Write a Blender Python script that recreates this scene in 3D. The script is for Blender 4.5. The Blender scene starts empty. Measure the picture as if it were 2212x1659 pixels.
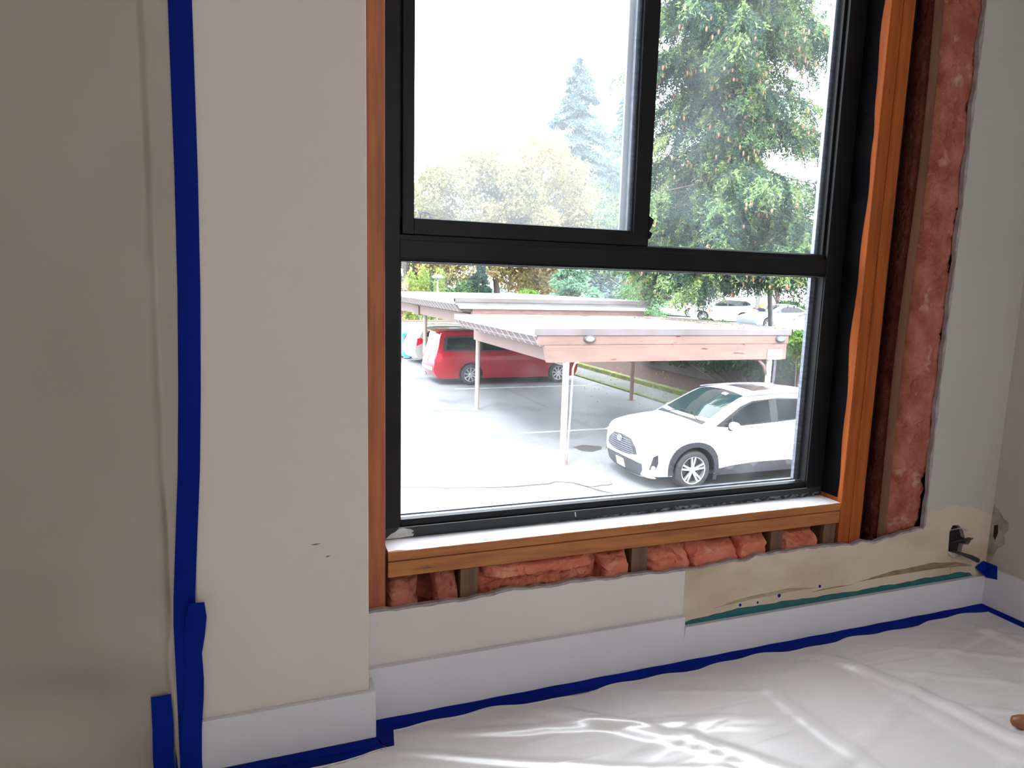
import bpy, math, random
import numpy as np
from mathutils import Matrix, Vector
from mathutils.geometry import delaunay_2d_cdt

random.seed(7); RNG = np.random.default_rng(7)
C = bpy.context.scene.collection
S = bpy.context.scene

# ------------------------------------------------------------------ camera
cam_d = bpy.data.cameras.new('camera'); cam = bpy.data.objects.new('camera', cam_d); C.objects.link(cam)
cam_d.sensor_fit = 'HORIZONTAL'; cam_d.sensor_width = 36; cam_d.lens = 1460/2212*36
cam_d.clip_start = .02; cam_d.clip_end = 500
def _u(v): v = np.array(v, float); return v/np.linalg.norm(v)
_X = _u([4034, -107.5, 1460]); _Z = _u([-256, 9940.5, 1460]); _Z = _u(_Z-_X*(_X@_Z)); _Z = -_Z
_Y = np.cross(_Z, _X); _R = np.array([_X, _Y, _Z])
CAMP = np.array([0, -1.4, .975])
m = Matrix.Identity(4)
for i, a in enumerate(([1, 0, 0], [0, -1, 0], [0, 0, -1])):
    c = _R@np.array(a, float)
    for j in range(3): m[j][i] = c[j]
for j in range(3): m[j][3] = CAMP[j]
cam.matrix_world = m; S.camera = cam

# ------------------------------------------------------------------ view, sky, sun
S.view_settings.view_transform = 'Standard'; S.view_settings.look = 'None'
S.view_settings.exposure = 0.9; S.view_settings.gamma = 1; S.view_settings.use_curve_mapping = False
w = bpy.data.worlds.new('overcast'); S.world = w; w.use_nodes = True
nt = w.node_tree; bg = nt.nodes['Background']
bg.inputs[0].default_value = (.93, .965, 1, 1); bg.inputs[1].default_value = 5.0
sd = bpy.data.lights.new('sun', 'SUN'); sun = bpy.data.objects.new('sun', sd); C.objects.link(sun)
sd.energy = 3; sd.angle = math.radians(12); sd.color = (1, .95, .86)
sun.rotation_euler = Vector((.42, .42, -.8)).to_track_quat('-Z', 'Y').to_euler()

# ------------------------------------------------------------------ helpers
def tag(o, label=None, cat=None, group=None, kind=None):
    if label: o['label'] = label
    if cat: o['category'] = cat
    if group: o['group'] = group
    if kind: o['kind'] = kind
    return o
def empty(name, loc=(0, 0, 0), label=None, cat=None, group=None, kind=None, rz=0):
    o = bpy.data.objects.new(name, None); C.objects.link(o); o.location = loc; o.rotation_euler = (0, 0, rz)
    o.empty_display_size = .1
    return tag(o, label, cat, group, kind)
def link(name, me, mats, parent=None):
    if not isinstance(mats, (list, tuple)): mats = [mats]
    for x in mats: me.materials.append(x)
    o = bpy.data.objects.new(name, me); C.objects.link(o)
    if parent: o.parent = parent
    return o
class MB:
    def __init__(s): s.v = []; s.f = []; s.m = []
    def add(s, vs, fs, mi=0):
        b = len(s.v); s.v += [tuple(map(float, v)) for v in vs]
        s.f += [tuple(b+i for i in f) for f in fs]; s.m += [mi]*len(fs); return s
    def box(s, x0, x1, y0, y1, z0, z1, mi=0):
        vs = [(x, y, z) for z in (z0, z1) for y in (y0, y1) for x in (x0, x1)]
        return s.add(vs, [(0, 2, 3, 1), (4, 5, 7, 6), (0, 1, 5, 4), (2, 6, 7, 3), (0, 4, 6, 2), (1, 3, 7, 5)], mi)
    def hexa(s, a, b, mi=0):      # a, b: two quads of 4 points
        return s.add(list(a)+list(b), [(3, 2, 1, 0), (4, 5, 6, 7), (0, 1, 5, 4), (1, 2, 6, 5), (2, 3, 7, 6), (3, 0, 4, 7)], mi)
    def tube(s, pts, r, n=10, mi=0, cap=True):
        pts = [Vector(p) for p in pts]; rs = r if isinstance(r, (list, tuple)) else [r]*len(pts)
        b = len(s.v); up = None
        for i, p in enumerate(pts):
            d = (pts[min(i+1, len(pts)-1)]-pts[max(i-1, 0)]).normalized()
            if up is None:
                up = d.orthogonal().normalized()
            up = (up-d*up.dot(d)).normalized(); sd_ = d.cross(up)
            for k in range(n):
                a = 2*math.pi*k/n; q = p+(up*math.cos(a)+sd_*math.sin(a))*rs[i]; s.v.append(tuple(q))
        fs = []
        for i in range(len(pts)-1):
            for k in range(n):
                k2 = (k+1) % n; fs.append((b+i*n+k, b+i*n+k2, b+(i+1)*n+k2, b+(i+1)*n+k))
        if cap:
            fs.append(tuple(b+k for k in range(n))[::-1]); fs.append(tuple(b+(len(pts)-1)*n+k for k in range(n)))
        s.f += fs; s.m += [mi]*len(fs); return s
    def grid(s, P, nu, nv, mi=0, flip=False):   # P(i,j)->point
        vs = [P(i, j) for i in range(nu) for j in range(nv)]
        fs = [(i*nv+j, (i+1)*nv+j, (i+1)*nv+j+1, i*nv+j+1) for i in range(nu-1) for j in range(nv-1)]
        if flip: fs = [f[::-1] for f in fs]
        return s.add(vs, fs, mi)
    def lathe(s, prof, n=32, axis='y', c=(0, 0, 0), mi=0):  # prof: (radius, along)
        def P(i, j):
            r, a = prof[j]; t = 2*math.pi*i/n
            q = (r*math.cos(t), a, r*math.sin(t)) if axis == 'y' else (r*math.cos(t), r*math.sin(t), a)
            return (q[0]+c[0], q[1]+c[1], q[2]+c[2])
        return s.grid(P, n+1, len(prof), mi)
    def build(s, name, mats, parent=None, smooth=False, bevel=0, weld=False, ang=None):
        me = bpy.data.meshes.new(name); me.from_pydata(s.v, [], s.f); me.update()
        if len(set(s.m)) > 1: me.polygons.foreach_set('material_index', s.m)
        if smooth: me.polygons.foreach_set('use_smooth', [True]*len(me.polygons))
        if weld or ang:
            import bmesh
            bm = bmesh.new(); bm.from_mesh(me); bmesh.ops.remove_doubles(bm, verts=bm.verts, dist=1e-4)
            bmesh.ops.recalc_face_normals(bm, faces=bm.faces); bm.to_mesh(me); bm.free()
            if ang: me.set_sharp_from_angle(angle=math.radians(ang))
        o = link(name, me, mats, parent)
        if bevel:
            b = o.modifiers.new('bevel', 'BEVEL'); b.width = bevel; b.segments = 2; b.limit_method = 'ANGLE'
        return o
def fastmesh(name, V, F, mat, parent=None, smooth=False):   # numpy, tri/quads of constant size
    me = bpy.data.meshes.new(name); n = F.shape[1]
    me.vertices.add(len(V)); me.vertices.foreach_set('co', V.astype(np.float32).ravel())
    me.loops.add(F.size); me.loops.foreach_set('vertex_index', F.astype(np.int32).ravel())
    me.polygons.add(len(F)); me.polygons.foreach_set('loop_start', np.arange(0, F.size, n, dtype=np.int32))
    me.polygons.foreach_set('loop_total', np.full(len(F), n, dtype=np.int32))
    if smooth: me.polygons.foreach_set('use_smooth', np.ones(len(F), bool))
    me.update(calc_edges=True)
    return link(name, me, mat, parent)
def cdt(poly, step=None, jit=0):
    """triangles that fill a 2D polygon; optional inner grid points"""
    pts = []; n = len(poly)
    for i in range(n):
        a, b = Vector(poly[i]), Vector(poly[(i+1) % n]); pts.append(a)
        if step:
            k = int((b-a).length/step)
            for q in range(1, k+1): pts.append(a.lerp(b, q/(k+1)))
    ne = len(pts); edges = [(i, (i+1) % ne) for i in range(ne)]
    if step:
        xs = [p.x for p in pts]; ys = [p.y for p in pts]
        x = min(xs)+step*.5
        while x < max(xs):
            y = min(ys)+step*.5
            while y < max(ys): pts.append(Vector((x, y))); y += step
            x += step
    r = delaunay_2d_cdt(pts, edges, [list(range(ne))], 1, 1e-6)
    return [tuple(v) for v in r[0]], [tuple(f) for f in r[2]]
def slab_xz(mb, poly, y0, y1, mi=0, mi_edge=None, step=None):   # polygon in XZ, front y0 (towards the room), back y1
    vs, fs = cdt(poly, step)
    mb.add([(x, y0, z) for x, z in vs], fs, mi)
    mb.add([(x, y1, z) for x, z in vs], [f[::-1] for f in fs], mi if mi_edge is None else mi_edge)
    n = len(poly); e = []
    for i in range(n): e += [(poly[i][0], y0, poly[i][1]), (poly[i][0], y1, poly[i][1])]
    mb.add(e, [(2*i, 2*((i+1) % n), 2*((i+1) % n)+1, 2*i+1) for i in range(n)], mi if mi_edge is None else mi_edge)

# ------------------------------------------------------------------ materials
def mat(name, col, rough=.6, col2=None, scale=5, det=4, stretch=(1, 1, 1), bump=0, bscale=None, metal=0, spec=.5,
        lo=.35, hi=.65, col3=None, scale3=20, lo3=.62, hi3=.7, alpha=1, trans=None, coat=0, rot=(0, 0, 0)):
    M = bpy.data.materials.new(name); M.use_nodes = True; t = M.node_tree; N = t.nodes; L = t.links
    b = N['Principled BSDF']; b.inputs['Base Color'].default_value = (*col, 1); b.inputs['Roughness'].default_value = rough
    b.inputs['Metallic'].default_value = metal; b.inputs['Specular IOR Level'].default_value = spec
    b.inputs['Coat Weight'].default_value = coat; b.inputs['Coat Roughness'].default_value = .05 if rough < .3 else .28
    tc = N.new('ShaderNodeTexCoord'); mp = N.new('ShaderNodeMapping'); L.new(tc.outputs['Object'], mp.inputs[0])
    mp.inputs['Scale'].default_value = stretch; mp.inputs['Rotation'].default_value = rot
    def noise(sc, d=det):
        n = N.new('ShaderNodeTexNoise'); n.inputs['Scale'].default_value = sc; n.inputs['Detail'].default_value = d
        L.new(mp.outputs[0], n.inputs[0]); return n
    out = None
    if col2:
        n = noise(scale); mr = N.new('ShaderNodeMapRange'); mr.inputs[1].default_value = lo; mr.inputs[2].default_value = hi
        L.new(n.outputs[0], mr.inputs[0]); mx = N.new('ShaderNodeMix'); mx.data_type = 'RGBA'
        mx.inputs[6].default_value = (*col, 1); mx.inputs[7].default_value = (*col2, 1); L.new(mr.outputs[0], mx.inputs[0]); out = mx.outputs[2]
        if col3:
            n = noise(scale3); mr = N.new('ShaderNodeMapRange'); mr.inputs[1].default_value = lo3; mr.inputs[2].default_value = hi3
            L.new(n.outputs[0], mr.inputs[0]); m2 = N.new('ShaderNodeMix'); m2.data_type = 'RGBA'
            L.new(out, m2.inputs[6]); m2.inputs[7].default_value = (*col3, 1); L.new(mr.outputs[0], m2.inputs[0]); out = m2.outputs[2]
        L.new(out, b.inputs['Base Color'])
    if bump:
        n = noise(bscale or scale*3, 6); bp = N.new('ShaderNodeBump'); bp.inputs['Strength'].default_value = bump
        bp.inputs['Distance'].default_value = .01; L.new(n.outputs[0], bp.inputs['Height']); L.new(bp.outputs[0], b.inputs['Normal'])
    if trans:   # thin translucent: mix in a translucent lobe
        tr = N.new('ShaderNodeBsdfTranslucent'); tr.inputs[0].default_value = (*(trans[0]), 1)
        ms = N.new('ShaderNodeMixShader'); ms.inputs[0].default_value = trans[1]
        if out and trans[0] == col: L.new(out, tr.inputs[0])
        L.new(b.outputs[0], ms.inputs[1]); L.new(tr.outputs[0], ms.inputs[2]); L.new(ms.outputs[0], N['Material Output'].inputs[0])
    return M
def glass_mat(name, film, tint=(1, 1, 1), nscale=6, lo=.45, hi=.75, extra=.1, streak=(1, 1, 1)):
    """window glass: clear, mirror-like by Fresnel, with a thin translucent film that lays haze over the view"""
    M = bpy.data.materials.new(name); M.use_nodes = True; t = M.node_tree; N = t.nodes; L = t.links; N.remove(N['Principled BSDF'])
    tr = N.new('ShaderNodeBsdfTransparent'); tr.inputs[0].default_value = (*tint, 1)
    gl = N.new('ShaderNodeBsdfGlossy'); gl.inputs['Roughness'].default_value = .0
    lw = N.new('ShaderNodeLayerWeight'); lw.inputs[0].default_value = .5; pw = N.new('ShaderNodeMath'); pw.operation = 'POWER'; pw.inputs[1].default_value = 5
    L.new(lw.outputs['Facing'], pw.inputs[0]); fr = N.new('ShaderNodeMath'); fr.operation = 'MULTIPLY_ADD'; fr.inputs[1].default_value = .7; fr.inputs[2].default_value = .025; L.new(pw.outputs[0], fr.inputs[0])
    m1 = N.new('ShaderNodeMixShader'); L.new(fr.outputs[0], m1.inputs[0]); L.new(tr.outputs[0], m1.inputs[1]); L.new(gl.outputs[0], m1.inputs[2])
    tl = N.new('ShaderNodeBsdfTranslucent'); tl.inputs[0].default_value = (.9, .95, 1, 1)  # white translucent film puts the blown-out haze into the pane
    tc = N.new('ShaderNodeTexCoord'); mp = N.new('ShaderNodeMapping'); mp.inputs['Scale'].default_value = streak
    L.new(tc.outputs['Object'], mp.inputs[0])
    n = N.new('ShaderNodeTexNoise'); n.inputs['Scale'].default_value = nscale; n.inputs['Detail'].default_value = 8; L.new(mp.outputs[0], n.inputs[0])
    mr = N.new('ShaderNodeMapRange'); mr.inputs[1].default_value = lo; mr.inputs[2].default_value = hi
    mr.inputs[3].default_value = film; mr.inputs[4].default_value = film+extra; L.new(n.outputs[0], mr.inputs[0])
    m2 = N.new('ShaderNodeMixShader'); L.new(mr.outputs[0], m2.inputs[0]); L.new(m1.outputs[0], m2.inputs[1]); L.new(tl.outputs[0], m2.inputs[2])
    L.new(m2.outputs[0], N['Material Output'].inputs[0]); return M

W_PAINT = mat('wall_paint', (.66, .60, .55), .6, (.64, .58, .53), 3, bump=.03, bscale=120)
W_PAINT_R = mat('wall_paint_grey', (.48, .46, .43), .6, (.46, .44, .415), 3, bump=.03, bscale=120)
W_WHITE = mat('drywall_white', (.66, .61, .60), .7, (.63, .585, .57), 4, bump=.05, bscale=60)
W_OLD = mat('old_wall_paper', (.60, .50, .40), .7, (.44, .34, .23), 3.2, stretch=(1, 1, 2.2), lo=.46, hi=.72, col3=(.2, .15, .1), scale3=9, lo3=.70, hi3=.78, bump=.04, bscale=60)
GYPSUM = mat('gypsum_edge', (.40, .35, .37), .9, (.28, .23, .24), 30, bump=.4, bscale=90)
BASE = mat('baseboard_paint', (.66, .65, .71), .35, (.63, .62, .68), 4)
CEIL = mat('ceiling_paint', (.75, .74, .72), .8, (.72, .71, .7), 5)
WOOD = mat('stud_wood', (.42, .125, .035), .5, (.27, .065, .018), 7, stretch=(9, 9, .7), lo=.35, hi=.7, col3=(.10, .035, .015), scale3=5, lo3=.68, hi3=.74, bump=.15, bscale=30)
WOODH = mat('sill_wood', (.46, .17, .04), .55, (.30, .10, .025), 7, stretch=(.8, 9, 9), lo=.35, hi=.7, col3=(.08, .04, .02), scale3=6, lo3=.68, hi3=.76, bump=.15, bscale=30)
WOODD = mat('cripple_wood', (.16, .085, .045), .6, (.10, .05, .03), 8, stretch=(9, 9, .8), bump=.15, bscale=30)
SHEATH = mat('dark_sheathing', (.022, .012, .007), .8, (.045, .02, .01), 9, bump=.3, bscale=40)
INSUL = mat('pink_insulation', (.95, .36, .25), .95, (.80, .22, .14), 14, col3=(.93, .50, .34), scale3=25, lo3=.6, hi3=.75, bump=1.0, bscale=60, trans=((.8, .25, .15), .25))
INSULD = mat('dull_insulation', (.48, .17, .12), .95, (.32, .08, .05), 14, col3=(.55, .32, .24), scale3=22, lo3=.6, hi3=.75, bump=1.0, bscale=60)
KRAFT = mat('kraft_facing', (.20, .085, .045), .7, (.13, .05, .03), 8, stretch=(4, 4, .6), bump=.1)
ALU = mat('black_aluminium', (.006, .006, .0075), .45, (.010, .010, .012), 12, spec=.22)
ALUG = mat('weathered_aluminium', (.012, .016, .017), .4, (.022, .026, .028), 10, stretch=(1, 4, 4), spec=.3)
SPACER = mat('glazing_spacer', (.22, .24, .28), .35, (.12, .13, .18), 160, stretch=(.2, .2, 1), metal=.6)
TARP = mat('black_membrane', (.003, .003, .004), .9, (.006, .006, .007), 16, spec=.05, bump=.4, bscale=40, col3=(.15, .15, .17), scale3=40, lo3=.74, hi3=.8)
SILLW = mat('sill_white_paint', (.82, .83, .88), .5, (.70, .72, .8), 12, stretch=(1, 3, 1), lo=.6, hi=.8, bump=.1, bscale=60)
PUTTY = mat('white_putty', (.6, .62, .62), .7, (.4, .43, .44), 60, bump=.4)
TAPE = mat('blue_tape', (.0008, .016, .24), .6, (.0006, .010, .17), 3, stretch=(1, 1, .5), spec=.08, bump=.06, bscale=40)
TEAL = mat('teal_paint', (.006, .085, .105), .6, (.01, .13, .14), 30, stretch=(1, 1, 3))
SHEET = mat('plastic_sheet', (.44, .395, .34), .45, (.42, .375, .325), 2, spec=.25, bump=.05, bscale=10, trans=((.5, .47, .42), .12))
DARKBOX = mat('dark_hollow', (.01, .009, .008), .8)
CABLE = mat('cable_grey', (.35, .34, .36), .5)
TAN = mat('brown_wood', (.26, .085, .03), .45, (.16, .05, .02), 20)

def plastic_floor():
    M = mat('plastic_floor_sheet', (.72, .69, .69), .36, (.66, .62, .61), 3, spec=1.0, coat=1.0, trans=((.6, .6, .62), .04))
    t = M.node_tree; N = t.nodes; L = t.links; b = N['Principled BSDF']
    tc = N.new('ShaderNodeTexCoord'); hs = []
    for rz, st, sc, am in ((.35, (1.1, 7, 1), 2.4, 1.0), (-.5, (1.3, 9, 1), 3.1, .7), (1.35, (.9, 6, 1), 2.0, .6)):
        mp = N.new('ShaderNodeMapping'); mp.inputs['Rotation'].default_value = (0, 0, rz); mp.inputs['Scale'].default_value = st
        L.new(tc.outputs['Object'], mp.inputs[0]); n = N.new('ShaderNodeTexNoise'); n.noise_type = 'RIDGED_MULTIFRACTAL'
        n.inputs['Scale'].default_value = sc; n.inputs['Detail'].default_value = 3; n.inputs['Distortion'].default_value = .8; L.new(mp.outputs[0], n.inputs[0])
        mu = N.new('ShaderNodeMath'); mu.operation = 'MULTIPLY'; mu.inputs[1].default_value = am; L.new(n.outputs[0], mu.inputs[0]); hs.append(mu)
    a = N.new('ShaderNodeMath'); L.new(hs[0].outputs[0], a.inputs[0]); L.new(hs[1].outputs[0], a.inputs[1])
    a2 = N.new('ShaderNodeMath'); L.new(a.outputs[0], a2.inputs[0]); L.new(hs[2].outputs[0], a2.inputs[1])
    bp = N.new('ShaderNodeBump'); bp.inputs['Strength'].default_value = .6; bp.inputs['Distance'].default_value = .006
    L.new(a2.outputs[0], bp.inputs['Height']); L.new(bp.outputs[0], b.inputs['Normal'])
    return M
FLOORP = plastic_floor(); FLOORP.node_tree.nodes['Principled BSDF'].inputs['Coat IOR'].default_value = 1.9

# ================================================================== THE ROOM
XR = 2.13; XL = -2.4; YF = -4.4; ZC = 2.44
HX0, HX1 = .13, 1.835      # torn-out opening around the window
TOPZ = 2.05
MB().box(XL-.1, XR+.1, YF-.1, .15, -.12, 0).build('floor', mat('floor_boards', (.25, .2, .16), .5)).__setitem__('kind', 'structure')
MB().box(XL-.1, XR+.1, YF-.1, .16, ZC, ZC+.12).build('ceiling', CEIL).__setitem__('kind', 'structure')

def wob(x, s=0, a=.004): return a*(math.sin(x*37+s)+.6*math.sin(x*83+s*2.1)+.4*math.sin(x*171+s*.7))
mb = MB()
# left lower piece of white drywall
top = [(.183, .262), (.269, .265), (.375, .261), (.508, .270), (.736, .268), (.90, .264), (1.003, .262)]
def densify(pts, step=.02, s=0, a=.0025):
    o = []
    for i in range(len(pts)-1):
        (x0, z0), (x1, z1) = pts[i], pts[i+1]; n = max(1, int(math.hypot(x1-x0, z1-z0)/step))
        for k in range(n):
            t = k/n; x = x0+(x1-x0)*t; z = z0+(z1-z0)*t; o.append((x+wob(z, s+1, a)*(abs(z1-z0) > abs(x1-x0)), z+wob(x, s, a)*(abs(z1-z0) <= abs(x1-x0))))
    o.append(pts[-1]); return o
slab_xz(mb, [(.08, 0), (1.003, 0)]+[(1.003, .26)]+densify(top[::-1], s=1)+[(.08, .262)], .0006, .0127, 3, 3)
slab_xz(mb, [(.08, 0), (1.003, 0)]+[(1.003, .2545)]+[(x, z-.0055) for x, z in densify(top[::-1], .012, s=7, a=.0018)]+[(.08, .257)], 0, .0006, 0, 3)
# right lower piece: old paper / paint exposed
top2 = [(1.003, .258), (1.116, .266), (1.19, .262), (1.225, .276), (1.329, .270), (1.40, .278), (1.459, .272), (1.56, .268), (1.60, .275), (1.649, .262), (1.736, .281), (1.838, .288)]
paint_edge = [(1.838, .335), (1.87, .338), (1.90, .332), (1.935, .347), (1.965, .349), (1.99, .337), (2.03, .338), (2.06, .325), (XR, .30)]
hole = [(1.955, .200), (1.975, .192), (2.012, .190), (2.016, .215), (2.040, .212), (2.050, .222), (2.020, .236), (2.008, .262), (1.985, .281), (1.96, .282), (1.95, .262)]
poly_r = [(1.003, 0), (1.9745, 0), (1.9745, .1921), hole[0]]+hole[:1:-1]+[(1.9755, .1921), (1.9755, 0), (XR, 0)]+paint_edge[::-1]+densify(top2, s=3)[::-1]
slab_xz(mb, poly_r, .0006, .0127, 3, 3)
poly_s = [(1.003, 0), (1.9745, 0), (1.9745, .1921), hole[0]]+hole[:1:-1]+[(1.9755, .1921), (1.9755, 0), (XR, 0)]+paint_edge[:0:-1]+[(1.845, .335), (1.845, .292)]+[(x, z-.005) for x, z in densify(top2, .012, s=9, a=.002)[::-1]]
slab_xz(mb, poly_s, 0, .0006, 1, 3)
# grey painted strip right of the opening
slab_xz(mb, paint_edge+[(XR, ZC), (1.835, ZC)]+densify([(1.833, 2.2), (1.836, 1.2), (1.833, .7), (1.838, .335)], .03, 5, .003)[1:-1], .0006, .0127, 3, 3)
slab_xz(mb, [(1.845, .335)]+paint_edge[1:]+[(XR, ZC), (1.842, ZC)]+[(x+.0065, z) for x, z in densify([(1.833, 2.2), (1.836, 1.2), (1.833, .7), (1.838, .335)], .02, 8, .0015)[1:-1]], 0, .0006, 2, 3)
mb.box(HX0-.3, XR, 0, .0127, TOPZ, ZC, 2)
mb.box(XL, .13, 0, .0127, 0, ZC, 2)
mb.build('wall_back', [W_WHITE, W_OLD, W_PAINT_R, GYPSUM])['kind'] = 'structure'
# outer leaf of the same wall: sheathing behind the studs (around the window)
mb = MB(); mb.box(XL, .26, .115, .15, -.3, ZC+.1); mb.box(1.55, XR+.1, .115, .15, -.3, ZC+.1); mb.box(.26, 1.55, .115, .15, -.3, .36); mb.box(.26, 1.55, .115, .15, 1.99, ZC+.1)
mb.build('wall_sheathing', SHEATH)['kind'] = 'structure'
mb = MB(); mb.box(-16, .26, .151, .19, -2.6, 3.3); mb.box(1.55, 20, .151, .19, -2.6, 3.3); mb.box(.26, 1.55, .151, .19, -2.6, .36); mb.box(.26, 1.55, .151, .19, 1.99, 3.3)
mb.build('facade', mat('beige_stucco', (.36, .32, .27), .85, (.32, .28, .24), 2))['kind'] = 'structure'
MB().box(XR, XR+.1, YF, .15, 0, ZC).build('wall_right', W_PAINT_R)['kind'] = 'structure'
MB().box(XL-.1, XL, YF, .15, 0, ZC).build('wall_left', W_PAINT)['kind'] = 'structure'
BX0, BX1, BZ1 = .3, 1.2, 1.9
# wall behind the camera, with an unseen opening added for fill daylight
mb = MB(); mb.box(XL, BX0, YF-.1, YF, 0, ZC); mb.box(BX1, XR, YF-.1, YF, 0, ZC); mb.box(BX0, BX1, YF-.1, YF, BZ1, ZC); mb.box(BX0, BX1, YF-.1, YF, 0, .9)
mb.build('wall_front', W_PAINT)['kind'] = 'structure'
# pier left of the window (its face stands in front of the window wall)
PY = -.058; PX = .187
MB().box(-.168, PX, PY, -.0005, 0, ZC).build('wall_pier', W_PAINT, bevel=.002)['kind'] = 'structure'
# baseboards
mb = MB()
slab_xz(mb, [(PX+.0005, .012), (2.117, .012), (2.117, .106), (1.006, .106), (1.0045, .075), (1.003, .135), (PX+.0005, .135)], -.013, -.0005)
mb.build('baseboard_back', BASE, bevel=.0008)['kind'] = 'structure'
MB().box(2.117, XR-.0005, YF, -.0005, .012, .137).build('baseboard_right', BASE, bevel=.001)['kind'] = 'structure'
mb = MB(); mb.box(-.168, PX+.0125, PY-.0125, PY, .012, .118); mb.box(PX, PX+.0125, PY, -.0135, .012, .118)
mb.build('baseboard_pier', BASE, bevel=.0015)['kind'] = 'structure'

# teal painted strip and tiny scraps on the old wall
mb = MB()
pts_t = densify([(1.008, .111), (1.05, .119), (1.114, .123), (1.22, .127), (1.4, .124), (1.56, .121), (1.8, .122), (2.0, .125), (2.06, .118)], .008, 2, .0013)
slab_xz(mb, [(1.006, .1065), (2.075, .1065)]+pts_t[::-1], -.0012, .0002)
tag(mb.build('paint_strip', TEAL), 'dark teal band of old paint just above the cut baseboard', 'paint band')
mb = MB(); mb.box(1.004, 2.117, -.0128, -.0002, .1062, .1068)
for x, z, r in ((1.185, .136, .004), (1.243, .135, .003), (1.315, .145, .005), (1.457, .153, .004)):
    q = MB(); slab_xz(q, [(x+r*math.cos(a*.9)*(1+.3*math.sin(a*3)), z+r*1.1*math.sin(a*.9)) for a in range(7)], -.0016, -.0001)
    tag(q.build('tape_scrap', TAPE), {1.185: 'small blue scrap nearest the cut corner, above the teal band', 1.243: 'tiny blue scrap touching the teal band, second from the cut corner', 1.315: 'largest round blue scrap above the teal band', 1.457: 'blue scrap furthest right below the brown stain'}[x], 'tape scrap', 'blue scraps above the teal band')
# stains on the old wall: long brown smears with their own outline
def smear(pts, th, name, label, col, seed):
    top_ = densify([(x, z+th*math.sin(math.pi*i/(len(pts)-1))+.0005) for i, (x, z) in enumerate(pts)], .01, seed, .0008)
    q = MB(); slab_xz(q, pts+top_[::-1][1:-1], -.0008, -.0001); tag(q.build(name, col), label, 'stain')
STAIN = mat('brown_stain', (.33, .25, .15), .8, (.42, .35, .25), 18, stretch=(1, 1, 3))
STAIN2 = mat('dark_stain', (.19, .13, .07), .8, (.3, .22, .13), 25, stretch=(1, 1, 3))
smear([(1.60, .148), (1.75, .150), (1.9, .149), (2.0, .145), (2.07, .138)], .020, 'water_stain', 'broad brown water stain near the room corner', STAIN2, 1)
smear([(1.10, .139), (1.22, .147), (1.35, .151), (1.45, .150)], .011, 'water_stain', 'faint brown smear in the middle of the exposed strip', STAIN, 2)
smear([(1.43, .139), (1.50, .1405), (1.58, .142)], .003, 'water_stain', 'thin dark streak just above the teal band', STAIN2, 3)

# torn hole in the corner with cables
hb = empty('junction_hole', (1.985, .0, .19), 'torn dark hole with cables in the wall corner', 'hole')
q = MB(); q.box(-.045, .06, .013, .055, -.01, .11); q.build('box_cavity', DARKBOX, hb)
q = MB(); q.tube([(-.03, .006, .03), (-.02, -.012, .045), (.0, -.02, .05), (.03, -.016, .048), (.06, -.008, .044)], [.002, .002, .003, .006, .002]); q.build('cable', mat('cable_black', (.02, .02, .022), .5), hb, smooth=True)
q = MB(); q.tube([(-.025, .006, .075), (-.005, -.01, .085), (.015, -.012, .08), (.03, -.006, .072)], .0016); q.build('cable', CABLE, hb, smooth=True)
q = MB(); q.tube([(-.02, .006, .012), (.0, -.014, .006), (.03, -.03, -.004), (.055, -.034, -.016)], [.003, .004, .0065, .008]); q.build('cable_end', mat('cable_black2', (.015, .015, .02), .5), hb, smooth=True)
q = MB(); q.tube([(-.03, -.001, .0), (-.01, -.006, -.012), (.012, -.008, -.008), (.02, -.004, .004)], .0015); q.build('cable', CABLE, hb, smooth=True)
# torn patch on the right wall beside it
def slab_yz(mb, poly, x0, x1, mi=0, mi2=None):
    vs, fs = cdt(poly); mb.add([(x0, y, z) for y, z in vs], fs, mi); n = len(poly); e = []
    for i in range(n): e += [(x0, *poly[i]), (x1, *poly[i])]
    mb.add(e, [(2*i, 2*((i+1) % n), 2*((i+1) % n)+1, 2*i+1) for i in range(n)], mi if mi2 is None else mi2)
q = MB(); slab_yz(q, densify([(-.002, .335), (-.02, .32), (-.035, .30), (-.052, .292), (-.056, .27), (-.045, .25), (-.05, .22), (-.03, .20), (-.015, .16), (-.002, .14)], .008, 4, .0012), XR-.0012, XR+.002)
tag(q.build('torn_patch', mat('torn_paper', (.22, .19, .15), .9, (.42, .38, .32), 25)), 'ragged brown torn patch on the grey right wall at the corner', 'torn patch')
q = MB(); slab_yz(q, [(-.012, .27), (-.022, .275), (-.026, .25), (-.02, .225), (-.013, .235)], XR-.0026, XR-.0013)
tag(q.build('hole', DARKBOX), 'small black gouge in the torn patch on the right wall', 'hole')
q = MB(); q.hexa([(2.085, -.014, .125), (2.105, -.016, .122), (2.114, -.02, .137), (2.08, -.003, .134)], [(2.108, -.02, .105), (2.1165, -.05, .108), (2.1165, -.045, .150), (2.112, -.004, .152)])
tag(q.build('tape_scrap', TAPE), 'crumpled blue scrap in the corner on top of the baseboard', 'tape scrap')

SCUFF = mat('scuff_mark', (.16, .13, .11), .8)
for (x, z, w_, lb) in ((.083, .452, .010, 'longer faint grey scuff on the pier face'), (.106, .424, .005, 'short dark scuff just below the longer one on the pier')):
    q = MB(); slab_xz(q, [(x-w_, z), (x-w_*.2, z-.0016), (x+w_, z+.0004), (x+w_*.1, z+.0014)], PY-.0006, PY+.0002); tag(q.build('scuff_mark', SCUFF), lb, 'mark')
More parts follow.
